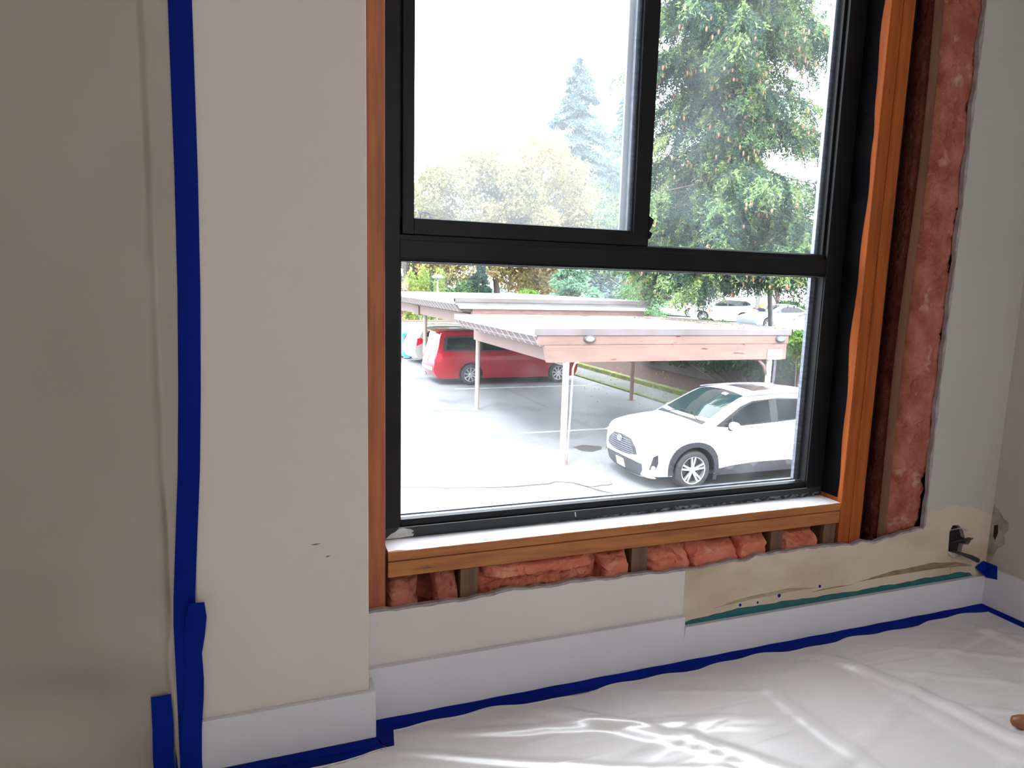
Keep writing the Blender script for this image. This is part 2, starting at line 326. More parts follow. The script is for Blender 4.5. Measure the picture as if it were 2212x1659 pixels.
# ------------------------------------------------------------------ wall framing
def lumber(name, x0, x1, y0, y1, z0, z1, label, cat, m=WOOD, group=None, bevel=.002):
    o = MB().box((x0-x1)/2, (x1-x0)/2, (y0-y1)/2, (y1-y0)/2, (z0-z1)/2, (z1-z0)/2).build(name, m, bevel=bevel)
    o.location = ((x0+x1)/2, (y0+y1)/2, (z0+z1)/2); return tag(o, label, cat, group)
lumber('wall_stud', .1935, .2335, .0135, .1025, .04, 2.0, 'orange-brown wooden stud left of the black window', 'stud')
lumber('wall_stud', .152, .192, .0135, .1025, .04, 2.0, 'dark red sliver of stud beside the white pier', 'stud', mat('red_stud', (.27, .065, .03), .6, (.16, .03, .015), 7, stretch=(9, 9, .7)))
WOODR = mat('right_stud_wood', (.40, .10, .02), .75, (.27, .06, .013), 7, stretch=(9, 9, .7), spec=.2, lo=.35, hi=.7, col3=(.07, .025, .012), scale3=5, lo3=.66, hi3=.73, bump=.15, bscale=30)
lumber('wall_stud', 1.5215, 1.5615, .0135, .1025, .04, 2.0, 'stud right of the window with brightly lit orange side', 'stud', WOODR)
lumber('wall_stud', 1.5635, 1.604, .0135, .1025, .04, 2.0, 'second stud, between the lit stud and the dark cavity', 'stud', WOODR)
lumber('sill_plate', .0, 2.12, .0135, .1025, .0, .038, 'bottom wooden plate hidden behind the low drywall', 'plate', WOODH)
# black membrane on the stud beside the window
q = MB(); ys = lambda z: .034+.004*math.sin(z*9)+.003*math.sin(z*23+1)-.008*math.exp(-((z-1.40)/.05)**2)
def PM(i, j): z = .40+i*1.62/80; return (1.5205, ys(z) if j == 0 else (.0985 if j == 2 else .066), z)
q.grid(PM, 81, 3); q.grid(lambda i, j: (1.5214, PM(i, j)[1], PM(i, j)[2]), 81, 3, flip=True)
tag(q.build('flashing_membrane', TARP), 'black flashing membrane lining the stud right of the window', 'membrane')
# sill board (white painted) and rough sill under it
sb = empty('window_sill_board', (.88, .05, .37), 'white painted window sill board on brown lumber', 'sill')
q = MB(); q.box(-.641, .639, -.0375, .048, -.003, .018); q.build('board', WOODH, sb, bevel=.001)
def PS(i, j):
    x = -.640+1.278*i/160; y0 = -.0372+abs(wob(x, 3, .0018)) + (.006*math.exp(-((x+.62)/.02)**2)); return (x, y0+(.047-y0)*j/3, .0186)
q = MB(); q.grid(PS, 161, 4); q.grid(lambda i, j: (PS(i, 0)[0], PS(i, 0)[1], .0186-.0006*j), 161, 2, flip=True); q.build('paint_layer', SILLW, sb)
o = lumber('rough_sill', .239, 1.5195, .0135, .1025, .329, .3645, 'brown lumber beam right below the white sill board', 'beam', WOODH)
for i, (x0, x1, z0, lb) in enumerate(((.405, .448, .04, 'short dark cripple stud between the two left insulation pieces'), (.852, .898, .04, 'short dark cripple stud in the middle below the sill'),
        (1.285, 1.325, .04, 'short brown cripple stud left of the rightmost insulation'), (1.470, 1.512, .04, 'short cripple stud against the right window stud'))):
    lumber('cripple_stud', x0, x1, .016, .1025, z0, .328, lb, 'stud', WOODD, 'cripple studs below the sill')

# insulation
from mathutils import noise as mnoise
def batt(name, x0, x1, y0, y1, z0, z1, label, m, seed, amp=.018, nx=None, nz=None, par=None, bulge=.02, stick=.5):
    """one piece of fibrous wool: lobes, creases and ragged edges"""
    W = x1-x0; H = z1-z0; nx = nx or max(24, int(W/.0028)); nz = nz or max(24, int(H/.0032))
    def P(i, j):
        u = i/(nx-1); v = j/(nz-1); x = x0+W*u; z = z0+H*v
        e = min(u, 1-u, .15)/.15*min(v, 1-v, .22)/.22; e = math.sqrt(max(e, 0))
        q = Vector((x*13+seed*3.7, z*17, seed*1.3)); w_ = mnoise.noise_vector(q*.8)*.9
        lobe = mnoise.noise(q+w_); crease = abs(mnoise.noise(q*1.7+w_*1.5+Vector((5, 1, 2)))); fine = mnoise.fractal(q*5.5, .8, 2.1, 4)
        d = lobe*1.1+(min(crease*3.2, .55)-.45)*1.5+fine*.42
        y = y1+(y0-y1-bulge)*e-amp*d*(.35+.75*e)
        rag = .006*mnoise.noise(Vector((x*60, z*60, seed)))
        zz = z+(.012*mnoise.noise(Vector((x*22, seed*2.0, 1)))+.5*rag)*v*(H > .1)+rag*.3
        xx = x+(.010*mnoise.noise(Vector((z*25, seed*2.0, 4)))+rag)*(1 if H < 1 else .4)
        lim = .0145 if (zz < .285 or x0 > 1.6) else .0145-(zz-.285)*stick
        return (xx, max(y, lim+(.0004*fine if y < lim else 0)), min(zz, .3275) if H < 1 else zz)
    pts = [[P(i, j) for j in range(nz)] for i in range(nx)]
    q = MB(); q.grid(lambda i, j: pts[i][j], nx, nz)
    q.grid(lambda i, j: (pts[i][j][0], .112, pts[i][j][2]), nx, nz, flip=True)
    for k in (0, nz-1): q.grid(lambda i, j: pts[i][k] if j == 0 else (pts[i][k][0], .112, pts[i][k][2]), nx, 2)
    for k in (0, nx-1): q.grid(lambda i, j: pts[k][i] if j == 0 else (pts[k][i][0], .112, pts[k][i][2]), nz, 2)
    o = q.build(name, m, par, smooth=True, weld=True); tag(o, label, 'insulation') if not par else None; return o
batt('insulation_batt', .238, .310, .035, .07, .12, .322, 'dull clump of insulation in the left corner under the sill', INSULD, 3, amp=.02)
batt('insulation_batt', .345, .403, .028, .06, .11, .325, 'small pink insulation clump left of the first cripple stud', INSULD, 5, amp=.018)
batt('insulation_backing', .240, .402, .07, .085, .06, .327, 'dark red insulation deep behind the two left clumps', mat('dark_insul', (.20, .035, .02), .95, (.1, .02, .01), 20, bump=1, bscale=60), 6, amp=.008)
batt('insulation_batt', .450, .780, .052, .08, .08, .315, 'long flat pink insulation strip under the left part of the sill', INSUL, 11, amp=.012)
batt('insulation_batt', .470, .760, .030, .06, .283, .322, 'rolled upper lip of the long pink insulation strip', INSUL, 12, amp=.008, bulge=.01)
batt('insulation_batt', .775, .848, .012, .06, .10, .318, 'bunched pink insulation beside the middle cripple stud', INSUL, 17, amp=.026)
batt('insulation_batt', .903, 1.030, .012, .06, .10, .318, 'pale pink insulation fold right of the middle cripple stud', INSUL, 23, amp=.024)
batt('insulation_batt', 1.030, 1.180, .010, .06, .10, .318, 'wide pink insulation fold at the centre right under the sill', INSUL, 29, amp=.02)
batt('insulation_batt', 1.180, 1.272, .004, .05, .13, .322, 'pink insulation fold sticking out with a squared end', INSUL, 31, amp=.018)
batt('insulation_batt', 1.335, 1.460, .020, .06, .10, .312, 'rightmost pink insulation clump under the sill', INSUL, 37, amp=.024)
# tall cavity right of the studs
ca = empty('insulation_batt', (0, 0, 0), 'tall pink insulation batt in the cavity beside the right wall', 'insulation')
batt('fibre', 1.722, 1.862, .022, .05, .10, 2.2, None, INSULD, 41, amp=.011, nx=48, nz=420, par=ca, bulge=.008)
q = MB(); q.grid(lambda i, j: (1.703+.004*math.sin(i*.21)+.018*j/2, .030+.004*math.sin(i*.13)+(.0 if j else .012), .05+2.2*i/60), 61, 3)
q.grid(lambda i, j: (1.7043+.004*math.sin(i*.21)+.018*j/2, .032+.004*math.sin(i*.13)+(.0 if j else .012), .05+2.2*i/60), 61, 3, flip=True)
q.build('paper_facing', KRAFT, ca, smooth=True)
q = MB(); q.box(1.607, 1.70, .105, .113, .04, 2.2); tag(q.build('sheathing_board', SHEATH), 'very dark board at the back of the open stud cavity', 'board')

# ------------------------------------------------------------------ the window
win = empty('window_1', (0, 0, 0), kind='structure')
G_LOW = glass_mat('glass_lower', .003, (.97, .99, 1), 5, .5, .85, .035)
G_RIGHT = glass_mat('glass_upper_right', .012, (.95, .98, 1), 4, .45, .75, .018)
G_LEFT = glass_mat('glass_upper_left', .06, (.93, .97, 1), 3, .4, .75, .03)
FX0, FX1, FZ0, FZ1 = .236, 1.519, .389, 1.99
ZT0, ZT1 = 1.023, 1.078       # transom
# outer frame (front face at y=.085)
q = MB()
q.box(FX0, .278, .088, .135, FZ0, FZ1); q.box(1.462, FX1, .088, .135, FZ0, FZ1)
q.box(.278, 1.462, .088, .135, FZ0, .4145); q.box(.278, 1.462, .088, .135, 1.95, FZ1)
q.build('frame', ALU, win, bevel=.0012)
q = MB(); q.box(.278, 1.462, .0955, .125, ZT0, ZT1); q.box(.278, 1.462, .090, .0955, ZT0+.004, ZT1-.012); q.build('transom', ALU, win, bevel=.001)
q = MB(); q.box(.240, 1.515, .0865, .0885, .3895, .4145); q.build('sill_face', ALUG, win, bevel=.0008)
q = MB(); q.box(.276, 1.464, .0862, .0882, .4142, .4152); q.build('lower_bead', mat('bare_edge', (.35, .36, .36), .4), win)
# lower fixed light: bead frame and double glass with spacer
def ring(x0, x1, z0, z1, w, y0, y1, wl=None, wr=None, wb=None, wt=None):
    wl = w if wl is None else wl; wr = w if wr is None else wr; wb = w if wb is None else wb; wt = w if wt is None else wt
    q = MB(); q.box(x0, x0+wl, y0, y1, z0, z1); q.box(x1-wr, x1, y0, y1, z0, z1); q.box(x0+wl, x1-wr, y0, y1, z0, z0+wb); q.box(x0+wl, x1-wr, y0, y1, z1-wt, z1); return q
ring(.278, 1.463, .4152, ZT0, .004, .093, .112, wb=.016, wr=.003, wl=.004, wt=.003).build('glazing_bead', ALU, win, bevel=.001)
ring(.2825, 1.460, .431, ZT0-.003, .012, .1225, .1335, wl=.004, wb=.004, wt=.003, wr=.016).build('glazing_spacer', SPACER, win)
MB().box(.279, 1.461, .1125, .1145, .419, ZT0).build('glass_pane', G_LOW, win)
# upper right fixed light
ring(.868, 1.462, ZT1, 1.95, .01, .100, .113, wr=.008, wb=.002, wt=.01).build('glazing_bead', ALU, win, bevel=.001)
ring(.905, 1.458, ZT1+.002, 1.94, .012, .1185, .1305, wl=.002, wb=.003, wt=.003, wr=.016).build('glazing_spacer', SPACER, win)
MB().box(.869, 1.461, .1135, .1155, ZT1+.001, 1.945).build('glass_pane', G_RIGHT, win)
q = MB(); q.box(.277, .90, .1046, .13, ZT1-.002, ZT1+.034); q.box(.277, .306, .1046, .13, ZT1, 1.95); q.build('track_rail', ALU, win)
# sliding sash at upper left, in front of the fixed light
sa = ring(.283, .893, ZT1+.001, 1.945, .04, .089, .1045, wl=.026, wr=.042, wb=.034, wt=.03); sa.box(.887, .896, .092, .118, ZT1+.001, 1.945)
sa.build('sliding_sash', ALU, win, bevel=.0012)
ring(.309, .851, ZT1+.035, 1.915, .01, .1015, .1125, wl=.002, wb=.002, wt=.002, wr=.012).build('glazing_spacer', SPACER, win)
MB().box(.305, .855, .0985, .1000, ZT1+.03, 1.92).build('glass_pane', G_LEFT, win)
q = MB(); q.box(.828, .856, .119, .128, ZT1+.002, 1.94); q.build('meeting_rail', mat('grey_rail', (.16, .17, .2), .4, (.11, .12, .15), 20, stretch=(1, 1, .2)), win, bevel=.001)
q = MB(); q.hexa([(.893, .086, 1.115), (.904, .088, 1.110), (.899, .088, 1.098), (.893, .086, 1.095)], [(.893, .1, 1.115), (.904, .1, 1.110), (.899, .1, 1.098), (.893, .1, 1.095)])
q.hexa([(.893, .086, 1.150), (.906, .088, 1.143), (.902, .088, 1.128), (.893, .086, 1.115)], [(.893, .1, 1.150), (.906, .1, 1.143), (.902, .1, 1.128), (.893, .1, 1.115)])
q.build('sash_latch', ALU, win)
q = MB(); q.tube([(.328, .116, 1.113), (.3285, .116, 1.126), (.334, .116, 1.129), (.346, .116, 1.128), (.350, .116, 1.124), (.350, .116, 1.113)], .0018, 6); q.build('latch_clip', ALU, win)
# groove lines on the left jamb
q = MB(); q.box(.2855, .2875, .0872, .0885, ZT1+.02, 1.94); q.build('frame_groove', mat('groove', (.004, .004, .005), .7), win)
# ragged old sealant along left edge and lower left putty, lower seam
q = MB(); n = 150
q.grid(lambda i, j: (.2415+(.0012+.0010*abs(math.sin(i*1.7))+.0012*abs(math.sin(i*.63)))*j+.0006*math.sin(i*.9), .0868, .40+i*1.5/n), n+1, 2); q.build('old_sealant', mat('seal', (.28, .28, .27), .8, (.02, .02, .02), 70, lo=.45, hi=.55), win)
q = MB(); slab_xz(q, [(.246, .391), (.270, .3905), (.309, .392), (.312, .397), (.305, .400), (.312, .404), (.304, .409), (.285, .4140), (.276, .413), (.268, .406), (.258, .402)], .0855, .0868); q.build('putty_smear', PUTTY, win)
q = MB(); slab_xz(q, densify([(.50, .3898), (1.0, .3898), (1.51, .3898), (1.51, .400), (1.30, .3985), (1.12, .3945), (1.08, .400), (.95, .396), (.80, .3925), (.50, .3902)], .006, 2, .0009), .0858, .0868); q.build('sill_caulk', mat('caulk', (.16, .17, .19), .8, (.01, .01, .012), 60, lo=.42, hi=.55, stretch=(1, 1, 2)), win)
q = MB(); q.hexa([(.722, .0858, .411), (.7245, .0858, .411), (.7265, .0858, .399), (.724, .0858, .399)], [(.722, .0868, .411), (.7245, .0868, .411), (.7265, .0868, .399), (.724, .0868, .399)]); q.build('scratch', mat('scratch', (.7, .7, .68), .6), win)

# ------------------------------------------------------------------ plastic and tape
def vn(x, y, s=0): return math.sin(x*3.1+s)+math.sin(y*4.3+s*2+1.7*math.sin(x*2.3))+.5*math.sin(x*9.7+y*7.9+s)+.3*math.sin(x*17+s-y*13)
def PH(i, j):
    x = -2.35+2.215*i/110; z = .002+2.43*j/120
    base = PY-.0035
    if x < -.178:
        d = min(1, (-.178-x)/.010); base += .011*d
        low = max(0, 1-z/1.1); k = max(0, 1-abs(x+.30)/.35)
        base += d*(.004*vn(x*1.5, z*1.2)+low*.014*math.sin(11*(x+.2)+9*z*(1+.5*x)+3*math.sin(5*z))*(.4+k)+low*low*.011*math.sin(34*(z-.9*(-x-.18))+4*math.sin(9*x)))
        base -= .004*math.exp(-((z-.40+.25*(x+.18))/.012)**2)*k+.004*math.exp(-((z-.52-.35*(x+.18)*-1)/.012)**2)*k
        base -= .010*math.exp(-((x+.183)/.008)**2)*max(0, 1.2-z)/1.2
    return (x, base, z)
q = MB(); xs = np.concatenate([np.linspace(-2.35, -.6, 40), np.linspace(-.58, -.2, 80), np.linspace(-.197, -.135, 32)])
def PH2(i, j):
    x = xs[i]; ii = (x+2.35)/2.215*110; return PH(ii, j)
q.grid(PH2, len(xs), 121)
tag(q.build('plastic_curtain', SHEET, smooth=True), 'tall translucent plastic sheet hanging on the left, taped along its edge', 'plastic sheet')

def strip(pts, wd, y, th, name, label, mt=TAPE, group=None, nrm=(0, -1, 0)):   # a strip of tape: centre line in XZ with per-point width and y
    q = MB(); n = len(pts); vs = []
    for i, (x, z) in enumerate(pts):
        a = Vector(pts[min(i+1, n-1)])-Vector(pts[max(i-1, 0)]); a.normalize(); p = Vector((a.y, -a.x))
        ww = wd[i] if isinstance(wd, (list, tuple)) else wd; yy = y[i] if isinstance(y, (list, tuple)) else y
        for t in (-.5, -.17, .17, .5):
            for d in (0, th): vs.append((x+p.x*ww*t, yy-d-.0006*math.cos(t*3), z+p.y*ww*t))
    fs = []
    for i in range(n-1):
        a = i*8; b = a+8
        for k in range(3): fs += [(a+2*k+1, a+2*k+3, b+2*k+3, b+2*k+1), (a+2*k, b+2*k, b+2*k+2, a+2*k+2)]
        fs += [(a, a+1, b+1, b), (a+6, b+6, b+7, a+7)]
    fs += [(0, 2, 3, 1), (2, 4, 5, 3), (4, 6, 7, 5)]; a = (n-1)*8; fs += [(a, a+1, a+3, a+2), (a+2, a+3, a+5, a+4), (a+4, a+5, a+7, a+6)]
    q.add(vs, fs); return tag(q.build(name, mt, smooth=False), label, 'tape', group)
TY = PY-.0045
cl = [(-.1215, 1.60), (-.122, 1.43), (-.1235, 1.15), (-.127, .95), (-.133, .77), (-.140, .62), (-.150, .48), (-.157, .38), (-.160, .28), (-.158, .20), (-.160, .13), (-.163, .06), (-.165, .004)]
cl = [(x, z) for x, z in cl]
strip([(-.1205, 2.40)]+cl, [.037]*9+[.040, .042, .043, .044, .044], [TY]*9+[TY-.001]*5, .0009, 'masking_tape', 'long vertical strip of blue tape holding the plastic curtain to the pier')
strip([(-.1345, .372), (-.137, .34), (-.142, .30), (-.146, .26), (-.1455, .21), (-.148, .17), (-.154, .11), (-.157, .05), (-.158, .004)], [.026, .036, .036, .030, .032, .034, .036, .038, .040],
      [TY-.022, TY-.016, TY-.007, TY-.004, TY-.005, TY-.006, TY-.0145, TY-.0155, TY-.0155], .0009, 'masking_tape', 'folded blue tape flap curling off the lower end of the vertical strip')
strip([(-.205, .186), (-.204, .12), (-.206, .06), (-.206, .004)], [.034, .036, .036, .036], [TY-.004, TY-.004, TY-.004, TY-.004], .0009, 'masking_tape', 'short dark blue tape piece beside the foot of the vertical strip')
# floor tape: along the window wall, the pier and the right wall
def ftape(path, label):      # path: list of ((x,y) inner,(x,y) outer)
    q = MB(); n = len(path)
    q.grid(lambda i, j: (path[i][0][0]+(path[i][1][0]-path[i][0][0])*j/3, path[i][0][1]+(path[i][1][1]-path[i][0][1])*j/3, (.0125 if j == 0 else .0035)+(.0008*math.sin(i*1.3+j))), n, 4)
    q.grid(lambda i, j: (path[i][0][0]+(path[i][1][0]-path[i][0][0])*j/3, path[i][0][1]+(path[i][1][1]-path[i][0][1])*j/3, .0022), n, 4, flip=True)
    tag(q.build('masking_tape', TAPE), label, 'tape', 'blue tape along the baseboards')
ftape([((.2+1.915*k/70, -.0136), (.2+1.915*k/70, -.058)) for k in range(71)], 'blue floor tape along the baseboard below the window')
ftape([((2.1165, -.0136-4.3*k/60), (2.080, -.0136-4.3*k/60)) for k in range(61)], 'blue floor tape along the right wall baseboard')
ftape([((-.5+.70*k/30, PY-.0130), (-.5+.70*k/30+(.02 if k == 30 else 0), PY-.050)) for k in range(31)], 'blue floor tape at the foot of the pier')
ftape([((.2000, -.073), (.240, -.118)), ((.2000, -.050), (.252, -.066)), ((.2000, -.015), (.256, -.02))], 'blue floor tape around the pier corner')
q = MB(); q.hexa([(-.10, PY-.04, .004), (-.06, PY-.045, .004), (-.075, PY-.06, .02), (-.095, PY-.06, .012)], [(-.10, PY-.041, .003), (-.06, PY-.046, .003), (-.074, PY-.0615, .019), (-.094, PY-.0615, .011)])
tag(q.build('tape_scrap', TAPE), 'lifted blue tape corner at the foot of the pier', 'tape scrap')
# protective film on the floor
def ridge(x, y, a, f, ph, w=.12):
    u = x*math.cos(a)+y*math.sin(a); v = -x*math.sin(a)+y*math.cos(a)
    s = math.sin(v*f+ph+1.2*math.sin(u*2.1+ph)+.5*math.sin(u*5.3+ph*2)); return math.exp(-((1-s)/w)**2)
def PFz(x, y):
    e = min(1, max(0, (-.045-y)/.10))*min(1, max(0, (2.09-x)/.1)); z = .0045
    k = .5+.5*math.sin(x*2.2+1)*math.sin(y*3.1+2)
    k2 = .5+.5*math.sin(x*3.2+4)*math.sin(y*2.3)
    z += e*(.006*ridge(x, y, -.28, 34, 0)*k+.005*ridge(x, y, -.42, 47, 2)*k2+.005*ridge(x, y, .25, 27, 1)*(1-k)+.008*ridge(x, y, -.95, 12, 3, .04)+.004*ridge(x, y, -1.3, 21, 5)*(1-k2)+.0025*(1+math.sin(x*11+3*math.sin(y*7))*math.sin(y*13+2*math.sin(x*5))))
    return z
xs = np.linspace(-1.2, 2.098, 420); ysf = np.concatenate([-.043-np.linspace(0, 1, 230)*1.15, -1.2-np.linspace(.01, 1, 40)*3.0])
def PF(i, j):
    x = xs[i]; y = ysf[j]
    if j == 0:
        y += .006*math.sin(x*17)+.004*math.sin(x*41+1)+.004*math.sin(x*7)
    if x < .235 and y > -.110-.01*math.sin(x*20): y = -.110-.008*math.sin(x*20)-.0004*(j)   # goes around the pier
    return (x, y, PFz(x, y)+(.0006 if j == 0 else 0))
q = MB(); q.grid(PF, len(xs), len(ysf), flip=True)
tag(q.build('floor_film', FLOORP, smooth=True), 'crinkled white translucent plastic film covering the whole floor', 'plastic sheet')
# brown thing at the right edge of the picture
q = MB(); q.tube([(1.575, -.465, .022), (1.578, -.468, .022), (1.59, -.476, .022), (1.62, -.49, .0225), (1.68, -.52, .0235), (1.80, -.585, .024)], [.004, .011, .0155, .017, .016, .016], 16)
tag(q.build('wooden_handle', TAN, smooth=True), 'rounded brown wooden handle end on the plastic at the right edge', 'handle')

# unseen fixture added behind the camera to brighten the room
lb = empty('added_fill_lamp', (-.2, -2.6, ZC), 'flat round white fill fixture added behind the camera', 'lamp')
q = MB(); q.lathe([(.0, -.01), (.18, -.01), (.2, -.03), (.2, 0)], 32, 'z'); q.build('housing', BASE, lb, smooth=True)
ld = bpy.data.lights.new('added_fill_light', 'AREA'); ld.shape = 'DISK'; ld.size = .36; ld.energy = 8; ld.color = (1, .84, .66)
lo = bpy.data.objects.new('added_fill_light', ld); C.objects.link(lo); lo.location = (0, 0, -.035); lo.parent = lb

# ================================================================== OUTSIDE (parking lot one storey below)
ZG = -2.525
def gz(z): return ZG+z
ASPH = mat('asphalt', (.20, .205, .225), .8, (.155, .155, .175), .5, col3=(.11, .11, .12), scale3=1.3, lo3=.55, hi3=.75, bump=.3, bscale=40)
LOT2 = mat('upper_asphalt', (.22, .22, .235), .8, (.17, .17, .18), .6)
EARTH = mat('distant_ground', (.12, .14, .07), .9, (.16, .12, .07), .4)
MOSS = mat('mossy_kerb', (.10, .13, .012), .9, (.065, .08, .02), 4, col3=(.2, .2, .15), scale3=7, lo3=.55, hi3=.65, bump=.6, bscale=30)
CONC = mat('damp_concrete', (.115, .118, .12), .8, (.08, .085, .085), 2, col3=(.09, .11, .02), scale3=1.4, lo3=.56, hi3=.66)
LITTER = mat('leaf_litter', (.052, .027, .022), .95, (.035, .022, .019), 9, col3=(.16, .08, .05), scale3=22, lo3=.58, hi3=.66, bump=.6, bscale=30)
WALLC = mat('concrete_retaining', (.09, .08, .08), .85, (.055, .05, .05), 1.6, stretch=(1, 1, .4))
q = MB(); q.box(-30, 11.5, .4, 70, gz(-.3), gz(0)); q.box(11.5, 60, .4, 13.2, gz(-.3), gz(0)); q.build('asphalt_lot', ASPH)['kind'] = 'structure'
MB().box(11.7, 12.9, 13.2, 36, gz(-.3), gz(.005)).build('path', CONC)['kind'] = 'structure'
MB().box(11.5, 11.7, 13.2, 36, gz(-.3), gz(.05)).build('kerb_low', MOSS, bevel=.02)['kind'] = 'structure'
MB().box(12.9, 13.15, 13.2, 36, gz(-.3), gz(.16)).build('kerb_high', MOSS, bevel=.03)['kind'] = 'structure'
q = MB(); q.hexa([(13.15, 13.2, gz(-.3)), (14.3, 13.2, gz(-.3)), (14.3, 36, gz(-.3)), (13.15, 36, gz(-.3))], [(13.15, 13.2, gz(.12)), (14.3, 13.2, gz(.42)), (14.3, 36, gz(.42)), (13.15, 36, gz(.12))]); q.build('planting_bed', LITTER)['kind'] = 'structure'
MB().box(14.3, 14.5, 13.2, 36, gz(-.3), gz(1.35)).build('retaining_wall', WALLC)['kind'] = 'structure'
MB().box(14.5, 90, 13.5, 110, gz(-.3), gz(1.3)).build('upper_lot', LOT2)['kind'] = 'structure'
MB().box(14.5, 60, 13.2, 13.5, gz(-.3), gz(1.33)).build('pale_retaining_wall', mat('overexposed_concrete', (.45, .44, .43), .8, (.38, .37, .36), 2))['kind'] = 'structure'  # blown-out brightness of this stretch is put into the pale wall colour
MB().box(-200, 300, 1, 400, gz(-.6), gz(-.31)).build('distant_ground', EARTH)['kind'] = 'structure'
# the outer face of the building around the window is part of the sheathing box; lines and cracks on the lot
LINE = mat('white_line_paint', (.55, .55, .54), .7, (.35, .35, .35), 5)
tag(MB().box(5.9, 10.99, 20.2, 20.31, gz(0), gz(.006)).build('parking_line', LINE), 'white painted bay line in front of the red minivan', 'parking line', 'painted parking lines')
tag(MB().box(5.6, 9.9, 13.30, 13.41, gz(0), gz(.006)).build('parking_line', LINE), 'white painted bay line behind the nearest carport post and white car', 'parking line', 'painted parking lines')
SEAL = mat('crack_sealant', (.05, .05, .06), .5)
def crack(pts, wd, label):
    q = MB(); n = len(pts)
    def P(i, j):
        a = Vector(pts[min(i+1, n-1)])-Vector(pts[max(i-1, 0)]); a.normalize(); return (pts[i][0]-a.y*wd*(j-.5)*(1+.4*math.sin(i*2)), pts[i][1]+a.x*wd*(j-.5), gz(.004))
    q.grid(P, n, 2); tag(q.build('crack_seal', SEAL), label, 'crack seal')
crack(densify([(2.1, 9.82), (3.0, 9.55), (4.0, 9.35), (4.6, 9.30), (4.86, 9.45), (5.1, 9.30), (5.25, 9.0), (5.42, 8.72), (5.55, 8.5)], .15, 1, .02), .05, 'long wavy dark crack sealant line crossing the near asphalt')
crack(densify([(5.25, 9.0), (5.45, 8.98), (5.8, 9.05)], .1, 2, .02), .04, 'short dark crack sealant branch in front of the white car')
q = MB(); vs, fs = cdt([(6.58+.33*math.cos(a*.5)*(1+.25*math.sin(a*1.7)), 11.6+.28*math.sin(a*.5)*(1+.2*math.cos(a*2.1))) for a in range(12)]); q.add([(x, y, gz(.003)) for x, y in vs], fs)
tag(q.build('oil_stain', mat('oil', (.04, .035, .035), .4)), 'dark oily stain on the asphalt beside the near carport post', 'stain')

# ---------------------------------------------------------------- carports
PINK = mat('peeling_pink_boards', (.215, .135, .115), .75, (.17, .105, .088), 1.2, stretch=(1, 1, 4), col3=(.09, .025, .02), scale3=2.6, lo3=.66, hi3=.69, bump=.2, bscale=20)
PINKD = mat('brown_beam_paint', (.20, .13, .115), .7, (.17, .11, .10), 2)
CAPM = mat('grey_cap_flashing', (.12, .105, .108), .45, (.17, .15, .155), 1.5)
CAPL = mat('light_cap_flashing', (.50, .50, .50), .5, (.42, .42, .43), 2)
ROOFM = mat('white_roof_felt', (.55, .53, .53), .8, (.42, .40, .40), 1.1, col3=(.22, .16, .14), scale3=2.3, lo3=.66, hi3=.74)
POSTM = mat('post_paint', (.42, .34, .30), .6, (.34, .27, .24), 3, stretch=(3, 3, .6), col3=(.15, .08, .06), scale3=10, lo3=.72, hi3=.78)
RIBM = mat('ribbed_soffit', (.15, .115, .115), .6); RIBL = mat('rib_edges', (.5, .45, .43), .6)
def post(par, x, y, z1, r=.06, base=True, mt=POSTM):
    q = MB(); q.tube([(x, y, gz(0)), (x, y, gz(z1))], r, 16)
    if base: q.box(x-.09, x+.09, y-.09, y+.09, gz(0), gz(.012))
    return q.build('post', mt, par, smooth=True, ang=40)
def ribs(par, x, y0, y1, z1, dz, dx, n):
    q = MB(); q.hexa([(x, y0, gz(z1)), (x+dx, y0, gz(z1-dz)), (x+dx, y1, gz(z1-dz)), (x, y1, gz(z1))], [(x+.05, y0, gz(z1)), (x+dx+.05, y0, gz(z1-dz)), (x+dx+.05, y1, gz(z1-dz)), (x+.05, y1, gz(z1))], 0)
    for i in range(n):
        y = y0+(y1-y0)*(i+.5)/n
        q.hexa([(x-.012, y-.018, gz(z1)), (x+dx-.012, y-.018, gz(z1-dz)), (x+dx-.012, y+.018, gz(z1-dz)), (x-.012, y+.018, gz(z1))], [(x+.01, y-.018, gz(z1)), (x+dx+.01, y-.018, gz(z1-dz)), (x+dx+.01, y+.018, gz(z1-dz)), (x+.01, y+.018, gz(z1))], 1)
    return q.build('ribbed_eave', [RIBM, RIBL], par)
c1 = empty('carport', (0, 0, 0), 'nearer low carport with peeling pinkish fascia boards', 'carport')
c2 = empty('carport', (0, 0, 0), 'farther carport with the slightly higher flat white roof', 'carport')
MB().box(4.78, 10.8, 10.42, 16.2, gz(2.60), gz(2.685)).build('roof_deck', mat('dirty_roof_felt', (.30, .27, .27), .8, (.20, .17, .165), .8, col3=(.07, .05, .045), scale3=2.6, lo3=.57, hi3=.64), c1)
q = MB(); q.box(4.765, 10.82, 10.39, 10.43, gz(2.57), gz(2.70)); q.box(10.78, 10.82, 10.39, 16.25, gz(2.57), gz(2.72)); q.build('cap_flashing', CAPM, c1, bevel=.006)
MB().box(4.765, 4.80, 10.40, 16.25, gz(2.55), gz(2.69)).build('eave_edge', CAPL, c1, bevel=.004)
MB().box(4.82, 10.73, 10.41, 10.45, gz(2.385), gz(2.568)).build('fascia_board', PINK, c1, bevel=.004)
q = MB(); q.hexa([(5.03, 10.38, gz(2.05)), (10.67, 10.38, gz(2.05)), (10.67, 10.5, gz(2.05)), (5.03, 10.5, gz(2.05))], [(4.95, 10.38, gz(2.38)), (10.67, 10.38, gz(2.38)), (10.67, 10.5, gz(2.38)), (4.95, 10.5, gz(2.38))]); q.build('front_beam', PINK, c1, bevel=.005)
